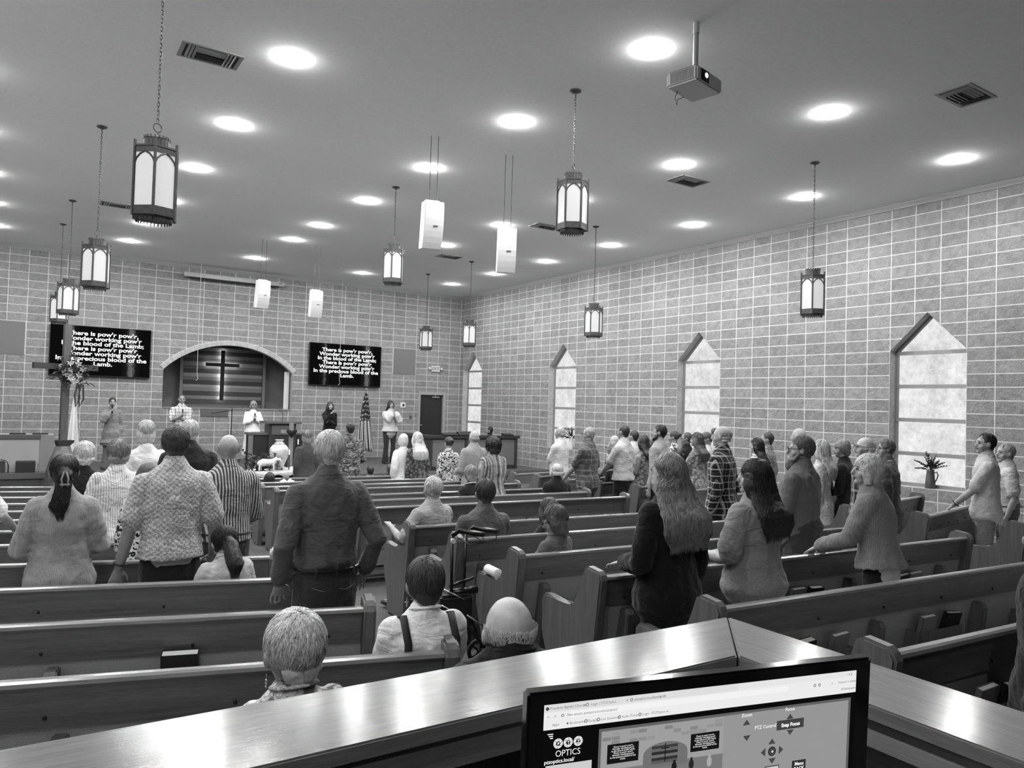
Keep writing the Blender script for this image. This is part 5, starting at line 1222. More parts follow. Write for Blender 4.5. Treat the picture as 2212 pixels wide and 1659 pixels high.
    if hair in ('short', 'crop', 'bob', 'curly', 'long', 'pony', 'bun', 'wavy', 'clip'):
        k = {'short': 1.0, 'crop': .975, 'bob': 1.06, 'curly': 1.10, 'long': 1.04, 'pony': 1.02, 'bun': 1.02, 'wavy': 1.08, 'clip': 1.05}[hair]
        ell(hb, cen, (ER[0] * hk * k, ER[1] * hk * k, ER[2] * hk * k), Rh, 20, 14)
        if hair in ('short', 'crop'): tube(hb, [Q(0, -.055, .0), Q(0, -.062, -.045), Q(0, -.058, -.070)], [(.066 * hk, .040 * hk), (.060 * hk, .030 * hk), (.048 * hk, .020 * hk)], 14, ref=hx)
        if hair == 'curly': tube(hb, [Q(0, -.045, .0), Q(0, -.055, -.05), Q(0, -.05, -.085)], [(.090 * hk, .065 * hk), (.088 * hk, .058 * hk), (.06 * hk, .04 * hk)], 14, ref=hx); dsp = .030
        if hair == 'bob': tube(hb, [Q(0, -.03, .02), Q(0, -.035, -.05), Q(0, -.04, -.115)], [(.090 * hk, .080 * hk), (.092 * hk, .068 * hk), (.078 * hk, .048 * hk)], 16, ref=hx); dsp = .010
        if hair == 'bob':
            for s in (-1, 1): tube(hb, [Q(s * .070, .020, .04), Q(s * .082, .018, -.03), Q(s * .080, .010, -.095)], [(.022 * hk, .036 * hk), (.020 * hk, .040 * hk), (.016 * hk, .032 * hk)], 10)
        if hair in ('long', 'wavy'):
            wd = hwid * (1.0 if hair == 'wavy' else .92); e = hlen
            loft([(.05, 0, -.03, .088, .088), (-.02, 0, -.040, .097, .080), (-.09, 0, -.062, wd * .98, .066), (-.16, 0, -.098, wd * 1.10, .056), (-.16 - (e - .16) * .5, 0, -.115 - .045 * b, wd * 1.28, .050), (-e, 0, -.118 - .055 * b, wd * 1.28, .032), (-e - .06, 0, -.118 - .055 * b, wd * 1.0, .012)])
            for s in (-1, 1): tube(hb, [Q(s * .072, .015, .03), Q(s * .085, .010, -.05), Q(s * .088, -.01, -.12)], [(.022 * hk, .045 * hk), (.024 * hk, .048 * hk), (.02 * hk, .04 * hk)], 10)
            dsp = .018 if hair == 'wavy' else .012
        if hair == 'pony':
            tube(hb, [Q(0, -.06, -.02), Q(0, -.07, -.05)], [(.062 * hk, .034 * hk), (.045 * hk, .025 * hk)], 12, ref=hx)
            e = hlen; pts = [Q(0, -.10, .0), Q(0, -.135, -.03), Q(0, -.145, -.12), Q(.01, -.15, -.12 - (e - .12) * .5), Q(.0, -.15, -e)]; rad = [.026, .036, .046, .050, .022]; tube(hb, pts, [r_ * hk for r_ in rad], 12); sur.extend([(p, r_ * hk, r_ * hk) for p, r_ in zip(pts, rad)])
        if hair == 'clip':
            tube(hb, [Q(0, -.06, -.0), Q(0, -.07, -.055)], [(.080 * hk, .045 * hk), (.060 * hk, .030 * hk)], 12, ref=hx)
            e = hlen; pts = [Q(.0, -.105, -.0), Q(-.005, -.125, -.07), Q(-.015, -.135, -.15), Q(-.03, -.14, -.12 - (e - .12) * .6), Q(-.02, -.145, -e)]; rad = [.045, .040, .043, .050, .020]; tube(hb, pts, [r_ * hk for r_ in rad], 12); sur.extend([(p, r_ * hk, r_ * hk) for p, r_ in zip(pts, rad)])
        if hair == 'bun': ell(hb, Q(.01, -.11, .045), (.05 * hk, .04 * hk, .045 * hk), Rh)
    elif hair == 'fringe':       # bald crown, band of hair round the back
        for z_, w_ in ((-.008, .0690), (-.045, .0650)):
            pts = [Q(w_ * hw * math.cos(a), -.016 + (.080 if z_ > -.02 else .072) * math.sin(a), z_) for a in [PI * (1.02 + .96 * i / 10) for i in range(11)]]
            tube(hb, pts, [(.010 * hk, .032 * hk)] * 11, 8, ref=(0, 0, 1))
        dsp = .006
    if ok and hair != 'none': soft('hair', hb, hm, R, cv * .85, 3, dsp, CLOUDH)
    else: hb.free()
    if strands:
        rw = Raw(); cr = Q(E0[0], E0[1], E0[2]); kk = hk * {'curly': 1.13, 'bob': 1.07, 'long': 1.05, 'wavy': 1.1}.get(hair, 1.015)
        Ri = Rh.transposed()
        def onE(p, lift):
            q = Ri @ (p - cr); q = V(q.x / ER[0], q.y / ER[1], q.z / ER[2]); L = max(q.length, 1e-4); q = q / L * (kk + lift); return cr + Rh @ V(q.x * ER[0], q.y * ER[1], q.z * ER[2])
        for i in range(strands):
            while True:
                d = V(rr.gauss(0, 1), rr.gauss(0, 1), rr.gauss(0, 1)).normalized()
                if hair == 'fringe' or hair == 'bald':
                    if d.y < .25 and (-.40 if hair == 'bald' else -.62) < d.z < (.25 if hair == 'fringe' else .1): break
                elif d.z > -.5 and (d.y < .35 or d.z > .55): break
            p = cr + Rh @ V(d.x * ER[0] * kk, d.y * ER[1] * kk, d.z * ER[2] * kk); crown = cr + Rh @ V(0, -.035 * hk, ER[2] * hk)
            pts = [p]; stp = (.012 if hair in ('bald', 'fringe', 'crop') else .016) * hk; n = 4 if hair not in ('long', 'wavy') else 5
            wob = V(rr.gauss(0, .45), rr.gauss(0, .45), rr.gauss(0, .25))
            if hair in ('bald', 'crop'): n = 2; stp *= .35
            for q in range(n):
                dr_ = (p - crown); dr_ = dr_.normalized() + V(0, 0, -.9) + wob; nrm = (p - cr).normalized(); dr_ = (dr_ - nrm * dr_.dot(nrm)).normalized()
                p = onE(p + dr_ * stp, .012 + (.006 if hair in ('bald', 'crop', 'fringe') else .020) * q * rr.random() + (.05 if hair == 'curly' else 0) * rr.random()); pts.append(p)
            rw.strand(pts, (.0012 if hair in ('bald', 'crop') else .0026) * hk, .0005)
        if len(sur) > 2:
            for i in range(int(strands * 1.1)):
                ph = rr.uniform(-.15, PI + .15) if hair in ('long', 'wavy') else rr.uniform(0, 2 * PI); off = 1.0 + rr.uniform(.0, .10); pts = []; m_ = len(sur); end = m_ - 1 + (rr.uniform(-.6, .7)); wv_ = rr.uniform(0, 6.28); am = rr.uniform(.002, .007) * (1.6 if hair == 'wavy' else 1)
                s0 = rr.uniform(0, m_ - 2.2); steps = 9
                for q in range(steps):
                    t = s0 + (min(end, s0 + 2.6) - s0) * q / (steps - 1); i0 = int(min(max(t, 0), m_ - 2)); fr = t - i0; A_, B2 = sur[i0], sur[i0 + 1]
                    c_ = A_[0].lerp(B2[0], fr); rx = A_[1] + (B2[1] - A_[1]) * min(fr, 1); ry = A_[2] + (B2[2] - A_[2]) * min(fr, 1)
                    a = ph + am * 8 * math.sin(t * 4 + wv_); pts.append(c_ + V(rx * off * math.cos(a), -ry * off * math.sin(a), 0) + V(am * math.sin(t * 7 + wv_), 0, 0))
                rw.strand(pts, .0024 * hk, .0005)
        obj('hair_strands', (rw.v, rw.f), hm, R, True)
    # clothes
    tm = top or cloth('cloth_default', 120)
    c = B(); flare = None
    if dress: torso(c, tin, -.03, 9, [(-.10, .012), (-.20, .03), (-dress, .055)])
    elif sit: torso(c, tin, -.03)
    else: torso(c, tin, -.03, 9, [(hem + .042 if hem < -.03 else hem, .018 if hem < -.05 else .0)])
    for s in (-1, 1):
        S, E, T, hd, lat = arms[s]; r = He * af; o_ = tin * .8
        if sleeve == 'none': continue
        ell(c, S + V(-s * .008, 0, .002), (.036 * r + o_, .034 * r + o_, .036 * r + o_))
        if sleeve == 'short': tube(c, [S, S.lerp(E, .5), S.lerp(E, .80)], [.033 * r + o_, .034 * r + o_, .036 * r + o_], 12)
        elif sleeve == 'puff': tube(c, [S, S.lerp(E, .5), E, E.lerp(T, .5), E.lerp(T, .85)], [.036 * r + o_, .042 * r + o_, .040 * r + o_, .042 * r + o_, .020 * r + o_], 12)
        else: tube(c, [S, S.lerp(E, .5), E, E.lerp(T, .5), E.lerp(T, .93)], [.033 * r + o_, .031 * r + o_, .028 * r + o_, .026 * r + o_, .021 * r + o_], 12)
    o = soft('dress' if dress else 'shirt', c, tm, R, cv, 3, .026 if near else .014)
    if collar is not None:
        cm = collar if collar else tm
        bm = B(); n = 18; hh = .030 * He * (.95 if sex == 'm' else .8); pts = []
        for i in range(n + 1):
            a = 2 * PI * i / n; pts.append(N0 + u * (.008 - .016 * math.sin(a)) + V(math.cos(a) * (.036 * He + .004), 0, 0) + f * (math.sin(a) * (.036 * He + .004)))
        tube(bm, pts, [(.008, .020)] * (n + 1), 8, ref=(0, 0, 1)); obj('collar', bm, cm, R, True)
    bo = bot or cloth('cloth_trousers_dark', 34)
    if kind == 'trousers':
        t = B(); tube(t, [P + V(0, -.01, -.085 * He), P + V(0, -.004, -.04 * He), P + V(0, 0, 0), P + u * .035 * He], [(.086 * He * b + .004, .066 * He), (.096 * He * b + .005, .082 * He), (.097 * He * b + .006, .076 * He * (.5 + .5 * b)), (.092 * He * b + .004, .070 * He * (.5 + .5 * b) + bl * .4 + .004)], 18) if hem > -.03 or sit else tube(t, [P + V(0, -.008, -.09 * He), P + V(0, -.004, -.045 * He)], [(.080 * He * b, .062 * He), (.082 * He * b, .066 * He)], 18)
        for s in (-1, 1):
            hip, kn, an = LJ[s]; w_ = b ** .6
            tube(t, [hip + V(0, 0, .0), hip.lerp(kn, .4), kn, kn.lerp(an, .5), an + V(0, 0, .01)], [.048 * He * w_, .051 * He * w_, .040 * He * w_, .036 * He, .034 * He], 12)
        soft('trousers', t, bo, R, cv, 3, .012)
    elif kind == 'flare':
        t = B(); tube(t, [P + V(0, 0, -.05 * He), P, P + u * .03 * He], [(.096 * He * b, .074 * He), (.098 * He * b, .070 * He), (.09 * He * b, .066 * He)], 18)
        for s in (-1, 1):
            hip, kn, an = LJ[s]; tube(t, [hip, hip.lerp(kn, .5), kn, kn.lerp(an, .5), an + V(0, 0, -.02)], [.058 * He * b ** .5, .050 * He, .036 * He, .042 * He, .056 * He], 12)
        soft('trousers', t, bo, R, cv, 3, .010)
    elif kind == 'skirt':
        t = B(); tube(t, [P + V(0, 0, .03 * He), P, P + V(0, 0, -.12 * He), P + V(0, 0, -.36 * He), P + V(0, 0, -.42 * He)], [(.09 * He * b, .07 * He), (.10 * He * b, .078 * He), (.108 * He * b, .085 * He), (.125 * He * b, .105 * He), (.13 * He * b, .11 * He)], 22)
        soft('skirt', t, bo, R, cv, 3, .012)
    if legs:
        for s in (-1, 1):
            an = LJ[s][2]; bm = B(); tube(bm, [V(an.x, an.y - .035, .035), V(an.x, an.y + .07, .035), V(an.x, an.y + .165, .028)], [(.040, .036), (.044, .034), (.036, .024)], 10); obj('shoe', bm, plain('shoe_%d' % shoes, shoes, .4), R, True)
    ctx = dict(R=R, P=P, u=u, f=f, He=He, b=b, N0=N0, Q=Q, arms=arms, Hc=Hc, tin=tin, bl=bl, hk=hk, ST=ST)
    for fn in extras: fn(ctx)
    return R
# small worn and held things
def belt(m=None, z=.035):
    def fn(c):
        bm = B(); n = 26; rx = c['ST'][2][1] * c['He'] * c['b'] + .014; ry = c['ST'][2][2] * c['He'] * (.5 + .5 * c['b']) + .012 + c['bl'] * .6
        pts = [c['P'] + V(math.cos(2 * PI * i / n) * rx, math.sin(2 * PI * i / n) * ry, z) for i in range(n + 1)]
        tube(bm, pts, [(.006, .017)] * (n + 1), 8, ref=(0, 0, 1)); obj('belt', bm, m or plain('belt_black', 16, .3), c['R'], True)
    return fn
def watch(s, r=.020):
    def fn(c):
        S, E, T, hd, lat = c['arms'][s]; d = (T - E).normalized(); p = T - d * .03; a = d.cross(V(.2, .3, 1)).normalized(); e = d.cross(a); bm = B()
        k = .0165 * c['He'] * (.62 + .38 * c['b']) + .006; tube(bm, [p + (a * math.cos(2 * PI * i / 12) + e * math.sin(2 * PI * i / 12)) * k for i in range(13)], [(.004, .010)] * 13, 6, ref=tuple(d)); obj('wrist_watch', bm, M_BLACK, c['R'], True)
    return fn
def earring(s, cross_=False):
    def fn(c):
        p = c['Q'](s * .084, -.008, -.046); bm = B(); tube(bm, [p, p + V(0, 0, -.014)], [.0014, .0014], 5)
        if cross_: tube(bm, [p + V(0, 0, -.012), p + V(0, 0, -.040)], [.0022] * 2, 5); tube(bm, [p + V(-.008, 0, -.021), p + V(.008, 0, -.021)], [.002] * 2, 5)
        else:
            for k in range(3): ell(bm, p + V(0, 0, -.018 - .009 * k), (.004, .004, .004), None, 6, 5)
        obj('earring', bm, plain('earring_silver', 190, .25, .7), c['R'], True)
    return fn
def straps(m=None):
    def fn(c):
        for s in (-1, 1):
            bm = B(); P, u, f, He = c['P'], c['u'], c['f'], c['He']; x = s * .062 * He * c['b']; dk = .062 * He * (.5 + .5 * c['b']) + .026
            tube(bm, [P + u * .02 * He - f * (dk + .006) + V(x * .9, 0, 0), P + u * .15 * He - f * (dk + .004) + V(x, 0, 0), P + u * .24 * He - f * (dk - .004) + V(x, 0, 0), P + u * .298 * He - f * (.052 * He) * .45 + V(x, 0, .0) + u * .014, P + u * .296 * He + f * (.02) + V(x, 0, 0)], [(.017, .0035)] * 5, 8); obj('strap', bm, m or M_BLACK, c['R'], True)
    return fn
def mic(s=1, dark=True):
    def fn(c):
        S, E, T, hd, lat = c['arms'][s]; p = T + hd.normalized() * .06; d = V(0, .15, 1).normalized(); bm = B()
        tube(bm, [p - d * .09, p + d * .07], [.011, .014], 8); o = obj('microphone', bm, M_DARK, None, True); bm = B(); ell(bm, p + d * .095, (.024, .024, .028)); g = obj('microphone_head', bm, plain('mic_mesh', 150 if not dark else 60, .5), o, True)
        o.matrix_world = c['R'].matrix_basis; tag(o, 'handheld microphone held by the ' + c.get('who', 'singer'), 'microphone'); HELD.append((o, c['R']))
    return fn
HELD = []
def clipx(c):
    bm = B(); Q = c['Q']
    for s in (-1, 1): tube(bm, [Q(s * .008, -.150, .015), Q(s * .020, -.172, -.03), Q(s * .014, -.180, -.075)], [.005, .006, .005], 6)
    tube(bm, [Q(-.025, -.178, -.065), Q(.025, -.178, -.065)], [.006, .006], 6); obj('hair_claw', bm, plain('claw_grey', 120, .3), c['R'], True)
def pockets(c):
    P, He, b = c['P'], c['He'], c['b']
    for s in (-1, 1):
        bm = B(); y = -(.074 * He * (.5 + .5 * b)) - .012
        pts = [P + V(s * .025 * b, y - .004, -.075), P + V(s * .06 * b, y - .006, -.082), P + V(s * .115 * b, y + .018, -.060)]
        tube(bm, pts, [.0016] * 3, 5); obj('pocket_seam', bm, plain('seam_light', 120, .8), c['R'], True)
    for x in (-.10, -.0, .10):
        bm = B(); tube(bm, [P + V(x * b, -(.072 * He * (.5 + .5 * b)) - .030 + abs(x) * .15, .058), P + V(x * b, -(.072 * He * (.5 + .5 * b)) - .034 + abs(x) * .15, .010)], [(.007, .003)] * 2, 6); obj('belt_loop', bm, c['bot'] if 'bot' in c else cloth('cloth_jeans_dark', 52), c['R'], True)
# ---------------------------------------------------------------- the people
C = cloth
jeans = C('cloth_jeans_dark', 52); dark = C('cloth_black', 17); navy = C('cloth_trousers_dark', 34)
def who(p, extras, name):
    pass
# -- left block, from the front of the picture backwards
person('tall white-haired person in a dark grey shirt and black belt, standing with back turned', 1.50, 4.25, 1.74, 3, b=1.13, belly=.02, skin=150, hair='short', hs=205, top=C('shirt_charcoal', 80), hem=.035, collar=0, bot=jeans, armL=(-.25, .06, .87), armR=(.27, .05, .88), near=2, strands=1500, extras=[belt(), pockets], hw=1.03)
person('person with dark hair in a claw clip and knitted grey cardigan, standing far left', .21, 5.53, 1.57, 0, b=1.02, sex='f', hair='clip', hs=34, hlen=.27, top=C('knit_grey', 118, 'knit', 168), hem=-.10, bot=dark, armL=(-.16, .24, .95), armR=(.16, .25, .95), near=2, tin=.026, strands=900, extras=[clipx])
person('short-haired person in a pale patterned short-sleeved shirt and wrist band, standing at left', .83, 5.35, 1.76, 0, b=1.07, belly=.02, hair='short', hs=74, top=C('shirt_damask', 142, 'damask', 192), sleeve='short', hem=-.06, collar=0, bot=C('trousers_slate', 30), armL=(-.30, .08, .82), armR=(.29, .14, .88), near=2, tin=.018, strands=1300, extras=[watch(-1)])
person('seated person with a dark ponytail hanging over the pew rail, in a pale top', 1.10, 4.86, 1.13, 4, sit=True, b=1.10, sex='f', lean=14, hp=-24, hair='pony', hs=18, hlen=.27, top=C('fleece_pale', 176), near=2, tin=.022, strands=900, collar=0, bot=dark, armL='lap', armR='lap')
person('person with a bald head in a vertically striped shirt, standing in the left block', 1.33, 6.08, 1.70, 0, b=1.12, skin=166, hair='bald', hs=150, top=C('shirt_stripes', 62, 'vstripe', 176), hem=.03, collar=0, bot=jeans, armL='front', armR='front', near=1, strands=300, extras=[belt()])
person('person in a black and white leopard-print dress, mostly hidden between two standing people at left', .79, 6.24, 1.48, 0, b=1.0, sex='f', hair='bob', hs=90, top=C('dress_leopard', 190, 'leopard', 20, 1.2), dress=.45, sleeve='long', bot=dark, kind='none')
person('person with short curly grey hair in a striped floral blouse, standing behind the cardigan', .67, 7.22, 1.63, 0, b=1.10, sex='f', hair='curly', hs=128, top=C('blouse_floral_stripe', 92, 'vfloral', 216), hem=-.14, bot=navy, armL='front', armR='front', near=1, tin=.024, strands=700)
person('person with fluffy white hair in a black top, beyond the claw-clipped dark hair', .47, 8.14, 1.59, 0, b=1.10, sex='f', hair='curly', hs=214, top=C('top_black', 24), near=1, bot=dark, strands=500)
person('person with white hair in a black suit jacket, standing left of the bald striped shirt', 1.35, 7.89, 1.82, 0, b=1.14, hair='short', hs=196, top=C('suit_black', 30), collar=0, near=1, bot=navy, tin=.02, strands=500)
person('person with short white hair in a white blouse, standing in the middle distance at left', 1.08, 8.84, 1.81, 2, b=1.04, sex='f', hair='bob', hs=190, top=C('blouse_white', 202), near=1, bot=navy, strands=400)
person('person cut off by the left edge, in a pale lace sleeve', -.42, 7.50, 1.55, 0, b=1.15, sex='f', hair='short', hs=150, top=C('lace_white', 190, 'floral', 220), sleeve='short', bot=dark, near=1, armR=(.38, .12, .85))
person('person with short silver hair, hanging earring and floral collar, seated just beyond the counter', .705, 2.235, 1.205, 2, sit=True, b=1.06, sex='f', skin=168, hair='short', hs=196, top=C('blouse_floral_pale', 104, 'floral', 226, .8), collar=0, near=2, strands=2600, hk=1.03, extras=[earring(-1)], bot=navy, armL='lap', armR='lap', hw=1.02, hp=-6, hy=4)
person('seated person with short dark hair and a white top with black straps', 1.49, 2.93, 1.19, -8, sit=True, b=1.24, sex='f', skin=150, hair='short', hs=62, top=C('top_white', 222), near=2, strands=1600, extras=[straps(), earring(-1, True)], collar=0, bot=dark, armL='lap', armR='lap', hp=-8, hk=.98)
person('person with a bald head and black shirt, seated just beyond the counter', 1.385, 2.07, 1.195, -14, sit=True, b=1.08, skin=182, dh=.075, hair='bald', hs=214, top=C('shirt_black', 20), near=2, strands=1500, collar=0, bot=dark, armL='lap', armR='lap', hk=1.06)
# -- middle block, seated
person('person with white hair in a pale grey polo shirt, seated left of the walker', 3.23, 6.26, 1.30, 12, sit=True, b=1.16, skin=160, hair='short', hs=206, top=C('polo_pale_grey', 150), sleeve='short', collar=0, near=1, strands=700, armL=(-.30, .22, .82), armR='lap')
person('person with dark hair in a dark grey shirt, seated beyond the rolling walker', 3.27, 5.38, 1.33, -4, sit=True, b=1.16, skin=140, hair='short', hs=66, top=C('shirt_dark_grey', 84), collar=0, near=1, strands=500, armL='lap', armR='lap')
person('person with wavy grey-brown hair and glasses in a grey jumper, seated, head turned left', 3.37, 4.49, 1.18, 14, sit=True, b=1.02, sex='f', skin=166, hair='bob', hs=92, top=C('jumper_grey', 92), near=1, glasses=True, hy=38, hp=-18, strands=700, collar=0, armL='lap', armR='lap')
person('person with long straight brown hair, seated with head bowed behind the woman with glasses', 3.92, 5.33, 1.14, 6, sit=True, b=.9, sex='f', hair='long', hs=64, hlen=.30, top=C('top_dark_soft', 40), near=1, strands=400, hp=-14, armL='lap', armR='lap')
person('seated person with curly grey hair and white collar, beside the wide-striped blouse', 5.01, 8.62, 1.25, 6, sit=True, b=1.0, sex='f', hair='curly', hs=140, top=C('cardigan_dark', 30), near=0, collar=C('collar_white', 210), strands=250)
person('seated person with thin grey hair and black shirt, below the one with crossed arms', 6.38, 8.53, 1.27, -6, sit=True, b=1.12, skin=176, hair='fringe', hs=176, top=C('shirt_black', 20), near=0, collar=0, strands=250)
# -- middle block, standing
person('person with big dark curly hair in a long striped blouse, standing in the middle distance', 5.58, 8.99, 1.63, 4, b=1.06, sex='f', hair='curly', hs=26, top=C('blouse_wide_stripes', 70, 'wide', 176), hem=-.26, bot=dark, near=1, hk=1.12, hw=1.08, tin=.022, armL='front', armR='front', strands=300)
person('person in a plain pale grey suit, standing left of the striped blouse', 6.29, 10.75, 1.72, 8, b=1.16, hair='fringe', hs=150, skin=164, top=C('suit_pale_grey', 132), hem=-.12, bot=C('suit_pale_grey', 132), near=0, collar=0, tin=.02, armL='front', armR='front')
person('person with dark hair in a bun and a leopard-print blouse, standing near the right enclosure', 6.20, 11.47, 1.60, 4, b=1.06, sex='f', hair='bun', hs=30, top=C('blouse_leopard', 176, 'leopard', 18, 1.1), hem=-.2, bot=dark, near=0, tin=.02)
person('person with long pale blonde hair in a dark patterned dress, far middle distance', 5.99, 12.29, 1.67, 2, b=1.04, sex='f', hair='wavy', hs=214, hlen=.34, top=C('dress_paisley', 48, 'floral', 120, .9), dress=.4, bot=dark, kind='none', near=0, strands=300)
person('person in a white blouse, half hidden by the long pale blonde hair', 5.80, 12.48, 1.64, 4, b=1.0, sex='f', hair='bob', hs=190, top=C('blouse_white', 202), hem=-.14, sleeve='puff', bot=C('trousers_pale', 150), near=0)
person('person with shoulder-length hair in a dark plain jumper, standing right of the vase', 4.29, 13.36, 1.69, 0, b=1.04, sex='f', hair='bob', hs=112, top=C('jumper_charcoal', 62), hem=-.2, bot=navy, near=0, strands=250)
person('person with cropped dark hair in a camouflage shirt, standing before the flag', 5.04, 13.20, 1.84, 0, b=1.18, hair='crop', hs=26, skin=150, top=C('shirt_camouflage', 44, 'camo', 160), hem=-.12, collar=0, bot=navy, near=0, armL='front', armR='front')
person('child with short dark hair, seated in the front row just right of the camouflage shirt', 5.33, 12.88, 1.05, 0, sit=True, b=.85, hair='crop', hs=26, top=C('shirt_child_grey', 110), near=0, hk=.86, seat=.44)
person('seated child with brown hair and a pale print on the shirt, front row', 5.72, 12.86, 1.07, 0, sit=True, b=.9, hair='short', hs=70, top=C('shirt_child_print', 60, 'floral', 190, 1.5), near=0, hk=.86, seat=.44)
person('child with dark hair, seated low in front of the table with the lamb', 3.29, 12.08, 1.02, 0, sit=True, b=.85, sex='f', hair='bob', hs=34, top=C('top_dark_soft', 40), near=0, hk=.9, seat=.44)
def bow(c):
    bm = B(); p = c['Q'](0, -.10, .02)
    for s in (-1, 1): tube(bm, [p, p + V(s * .06, -.01, .03), p + V(s * .10, 0, .02), p + V(s * .07, -.01, -.04), p], [.015, .03, .03, .03, .015], 8); tube(bm, [p, p + V(s * .05, -.01, -.10)], [.02, .03], 8)
    obj('hair_bow', bm, plain('bow_white', 232, .7), c['R'], True)
person('child with a big white hair bow, seated before the table with the lamb', 3.54, 12.06, .95, 0, sit=True, b=.8, sex='f', hair='bob', hs=44, top=C('top_dark_soft', 40), near=0, hk=.85, seat=.44, extras=[bow])
person('person with thin grey hair in a black and white plaid flannel shirt', 6.42, 5.56, 1.81, 20, b=1.14, skin=160, hair='fringe', hs=150, top=C('flannel_plaid', 16, 'plaid', 170, 1.0), hem=-.14, collar=0, bot=C('jeans_mid', 70), near=1, strands=400, armL='down', armR='down', hy=10)
person('person with round black hair and black top, right of the long blonde hair', 6.70, 6.50, 1.50, 18, b=1.0, sex='f', hair='curly', hs=14, top=C('top_black', 24), bot=dark, near=1, strands=200)
person('person with a long grey beard, glasses, plain grey shirt and jeans', 5.47, 3.88, 1.72, 14, b=1.30, belly=.055, skin=164, hair='short', hs=92, beard=2, glasses=True, top=C('shirt_mid_grey', 96), hem=.02, collar=0, bot=C('jeans_mid2', 60), near=2, hy=26, strands=900, armL=(-.20, .28, .98), armR='front')
person('person with long dark brown hair in a short-sleeved grey top, hands on the rail', 3.83, 3.04, 1.58, 4, b=1.30, belly=.02, sex='f', skin=168, hair='long', hs=30, hlen=.30, hwid=.130, top=C('top_grey_plain', 128), sleeve='short', hem=-.075, bot=dark, near=2, hy=22, strands=1700, tin=.024, armL=(-.16, .25, .97, .1, .9, -.25), armR=(.04, .27, .97, -.1, .9, -.25), hw=1.02)
person('person with long wavy blonde hair in a black jacket, a hand on the pew rail', 3.16, 3.12, 1.62, 2, b=1.16, sex='f', skin=172, hair='wavy', hs=132, hlen=.36, hwid=.145, top=C('jacket_black', 14), hem=-.11, bot=dark, near=2, strands=3600, tin=.024, armL=(-.14, .22, .97, -.1, .9, -.3), armR='down')
person('person with smooth white hair in a knitted grey sweater, hands on the rail', 5.06, 2.95, 1.60, 16, b=1.10, sex='f', skin=172, hair='bob', hs=212, top=C('sweater_rib', 92, 'knit', 142), hem=-.045, bot=dark, near=2, hy=30, hp=4, lean=7, strands=1600, tin=.024, collar=0, eyes=True, armL=(-.12, .38, .92, .0, .8, -.5), armR=(.02, .34, .92, -.2, .8, -.5))
# -- block by the windows
person('person in a white short-sleeved top with crossed arms, before the second window', 8.26, 10.96, 1.80, 22, b=1.16, belly=.03, skin=150, hair='fringe', hs=150, top=C('tee_white', 186), sleeve='short', hem=-.05, bot=navy, near=0, armL='cross', armR='cross', hy=14)
person('person with glasses in a short-sleeved dark plaid shirt, one hand reaching to the pew', 7.50, 9.20, 1.79, 24, b=1.22, belly=.05, skin=156, hair='short', hs=120, glasses=True, top=C('shirt_plaid_dark', 68, 'plaid', 118, 1.2), sleeve='short', hem=-.10, bot=C('khaki_pale', 122), near=1, collar=0, armL=(-.14, .36, .95), armR='front', hy=16)
person('person with dark hair in a white polo shirt, arm resting on the pew post', 8.18, 9.14, 1.83, 18, b=1.16, skin=146, hair='short', hs=34, top=C('polo_white', 172), sleeve='short', hem=-.02, bot=dark, near=1, collar=0, armL=(-.14, .38, .95), armR='front', extras=[watch(-1)])
person('person with short blonde hair, behind the left shoulder of the white polo shirt', 8.90, 10.19, 1.64, 16, b=.95, sex='f', hair='short', hs=150, top=C('blouse_white', 202), near=0, bot=dark, hy=20)
person('child with blond hair, glasses and black top, left of the white polo shirt', 8.45, 9.72, 1.55, 16, b=.9, hair='short', hs=120, top=C('top_black', 24), near=0, bot=dark, hy=24, glasses=True)
person('person with dark hair in a white top, just right of the white polo shirt', 9.45, 10.28, 1.74, 16, b=1.0, hair='short', hs=30, top=C('tee_white', 186), near=0, bot=dark)
person('person with straight black hair in a patterned sleeveless dress, between the two polo shirts', 8.73, 9.25, 1.66, 14, b=1.0, sex='f', skin=140, hair='wavy', hs=14, hlen=.26, top=C('dress_pattern_mid', 70, 'floral', 142, .9), dress=.4, sleeve='none', bot=dark, kind='none', near=0, armL='front', armR='front')
person('person with grey hair glimpsed between the black hair and the bearded man', 9.60, 9.95, 1.62, 14, b=1.0, hair='short', hs=104, top=C('top_black', 24), near=0, bot=dark)
person('person with dark beard and thick dark hair in a pale grey polo shirt', 8.10, 8.23, 1.83, 18, b=1.14, skin=150, hair='short', hs=26, beard=1, top=C('polo_grey_mid', 136), sleeve='short', hem=-.08, collar=0, near=1, bot=dark, hy=22, strands=200)
person('person with a hair bun and ring-patterned blouse, right of the dark-bearded man', 9.62, 9.42, 1.74, 14, b=.95, sex='f', hair='bun', hs=46, top=C('blouse_ring_print', 190, 'leopard', 20, 1.6), near=0, bot=dark, hy=16)
person('person with receding dark hair and a black top, left of the long-haired floral dress', 10.02, 9.50, 1.71, 14, b=1.0, hair='short', hs=60, skin=140, top=C('top_black', 24), near=0, bot=dark, hy=30, glasses=True)
person('person with long light brown hair in a floral dress, standing before the third window', 9.10, 8.40, 1.71, 16, b=1.02, sex='f', hair='wavy', hs=76, hlen=.30, top=C('dress_floral_mid', 90, 'floral', 170, .8), dress=.42, bot=dark, kind='none', near=1, strands=300, hy=20, armL=(-.2, .34, .95), armR='front')
person('child with short hair looking down before the bright third window', 9.50, 8.56, 1.72, 40, b=.85, hair='short', hs=60, top=C('tee_white', 186), near=0, bot=dark, hp=-30, hy=20)
person('person with dark hair just left of the plaid flannel shirt', 9.75, 8.62, 1.79, 20, b=1.0, hair='short', hs=34, top=C('tee_white', 186), near=0, bot=dark, hy=24)
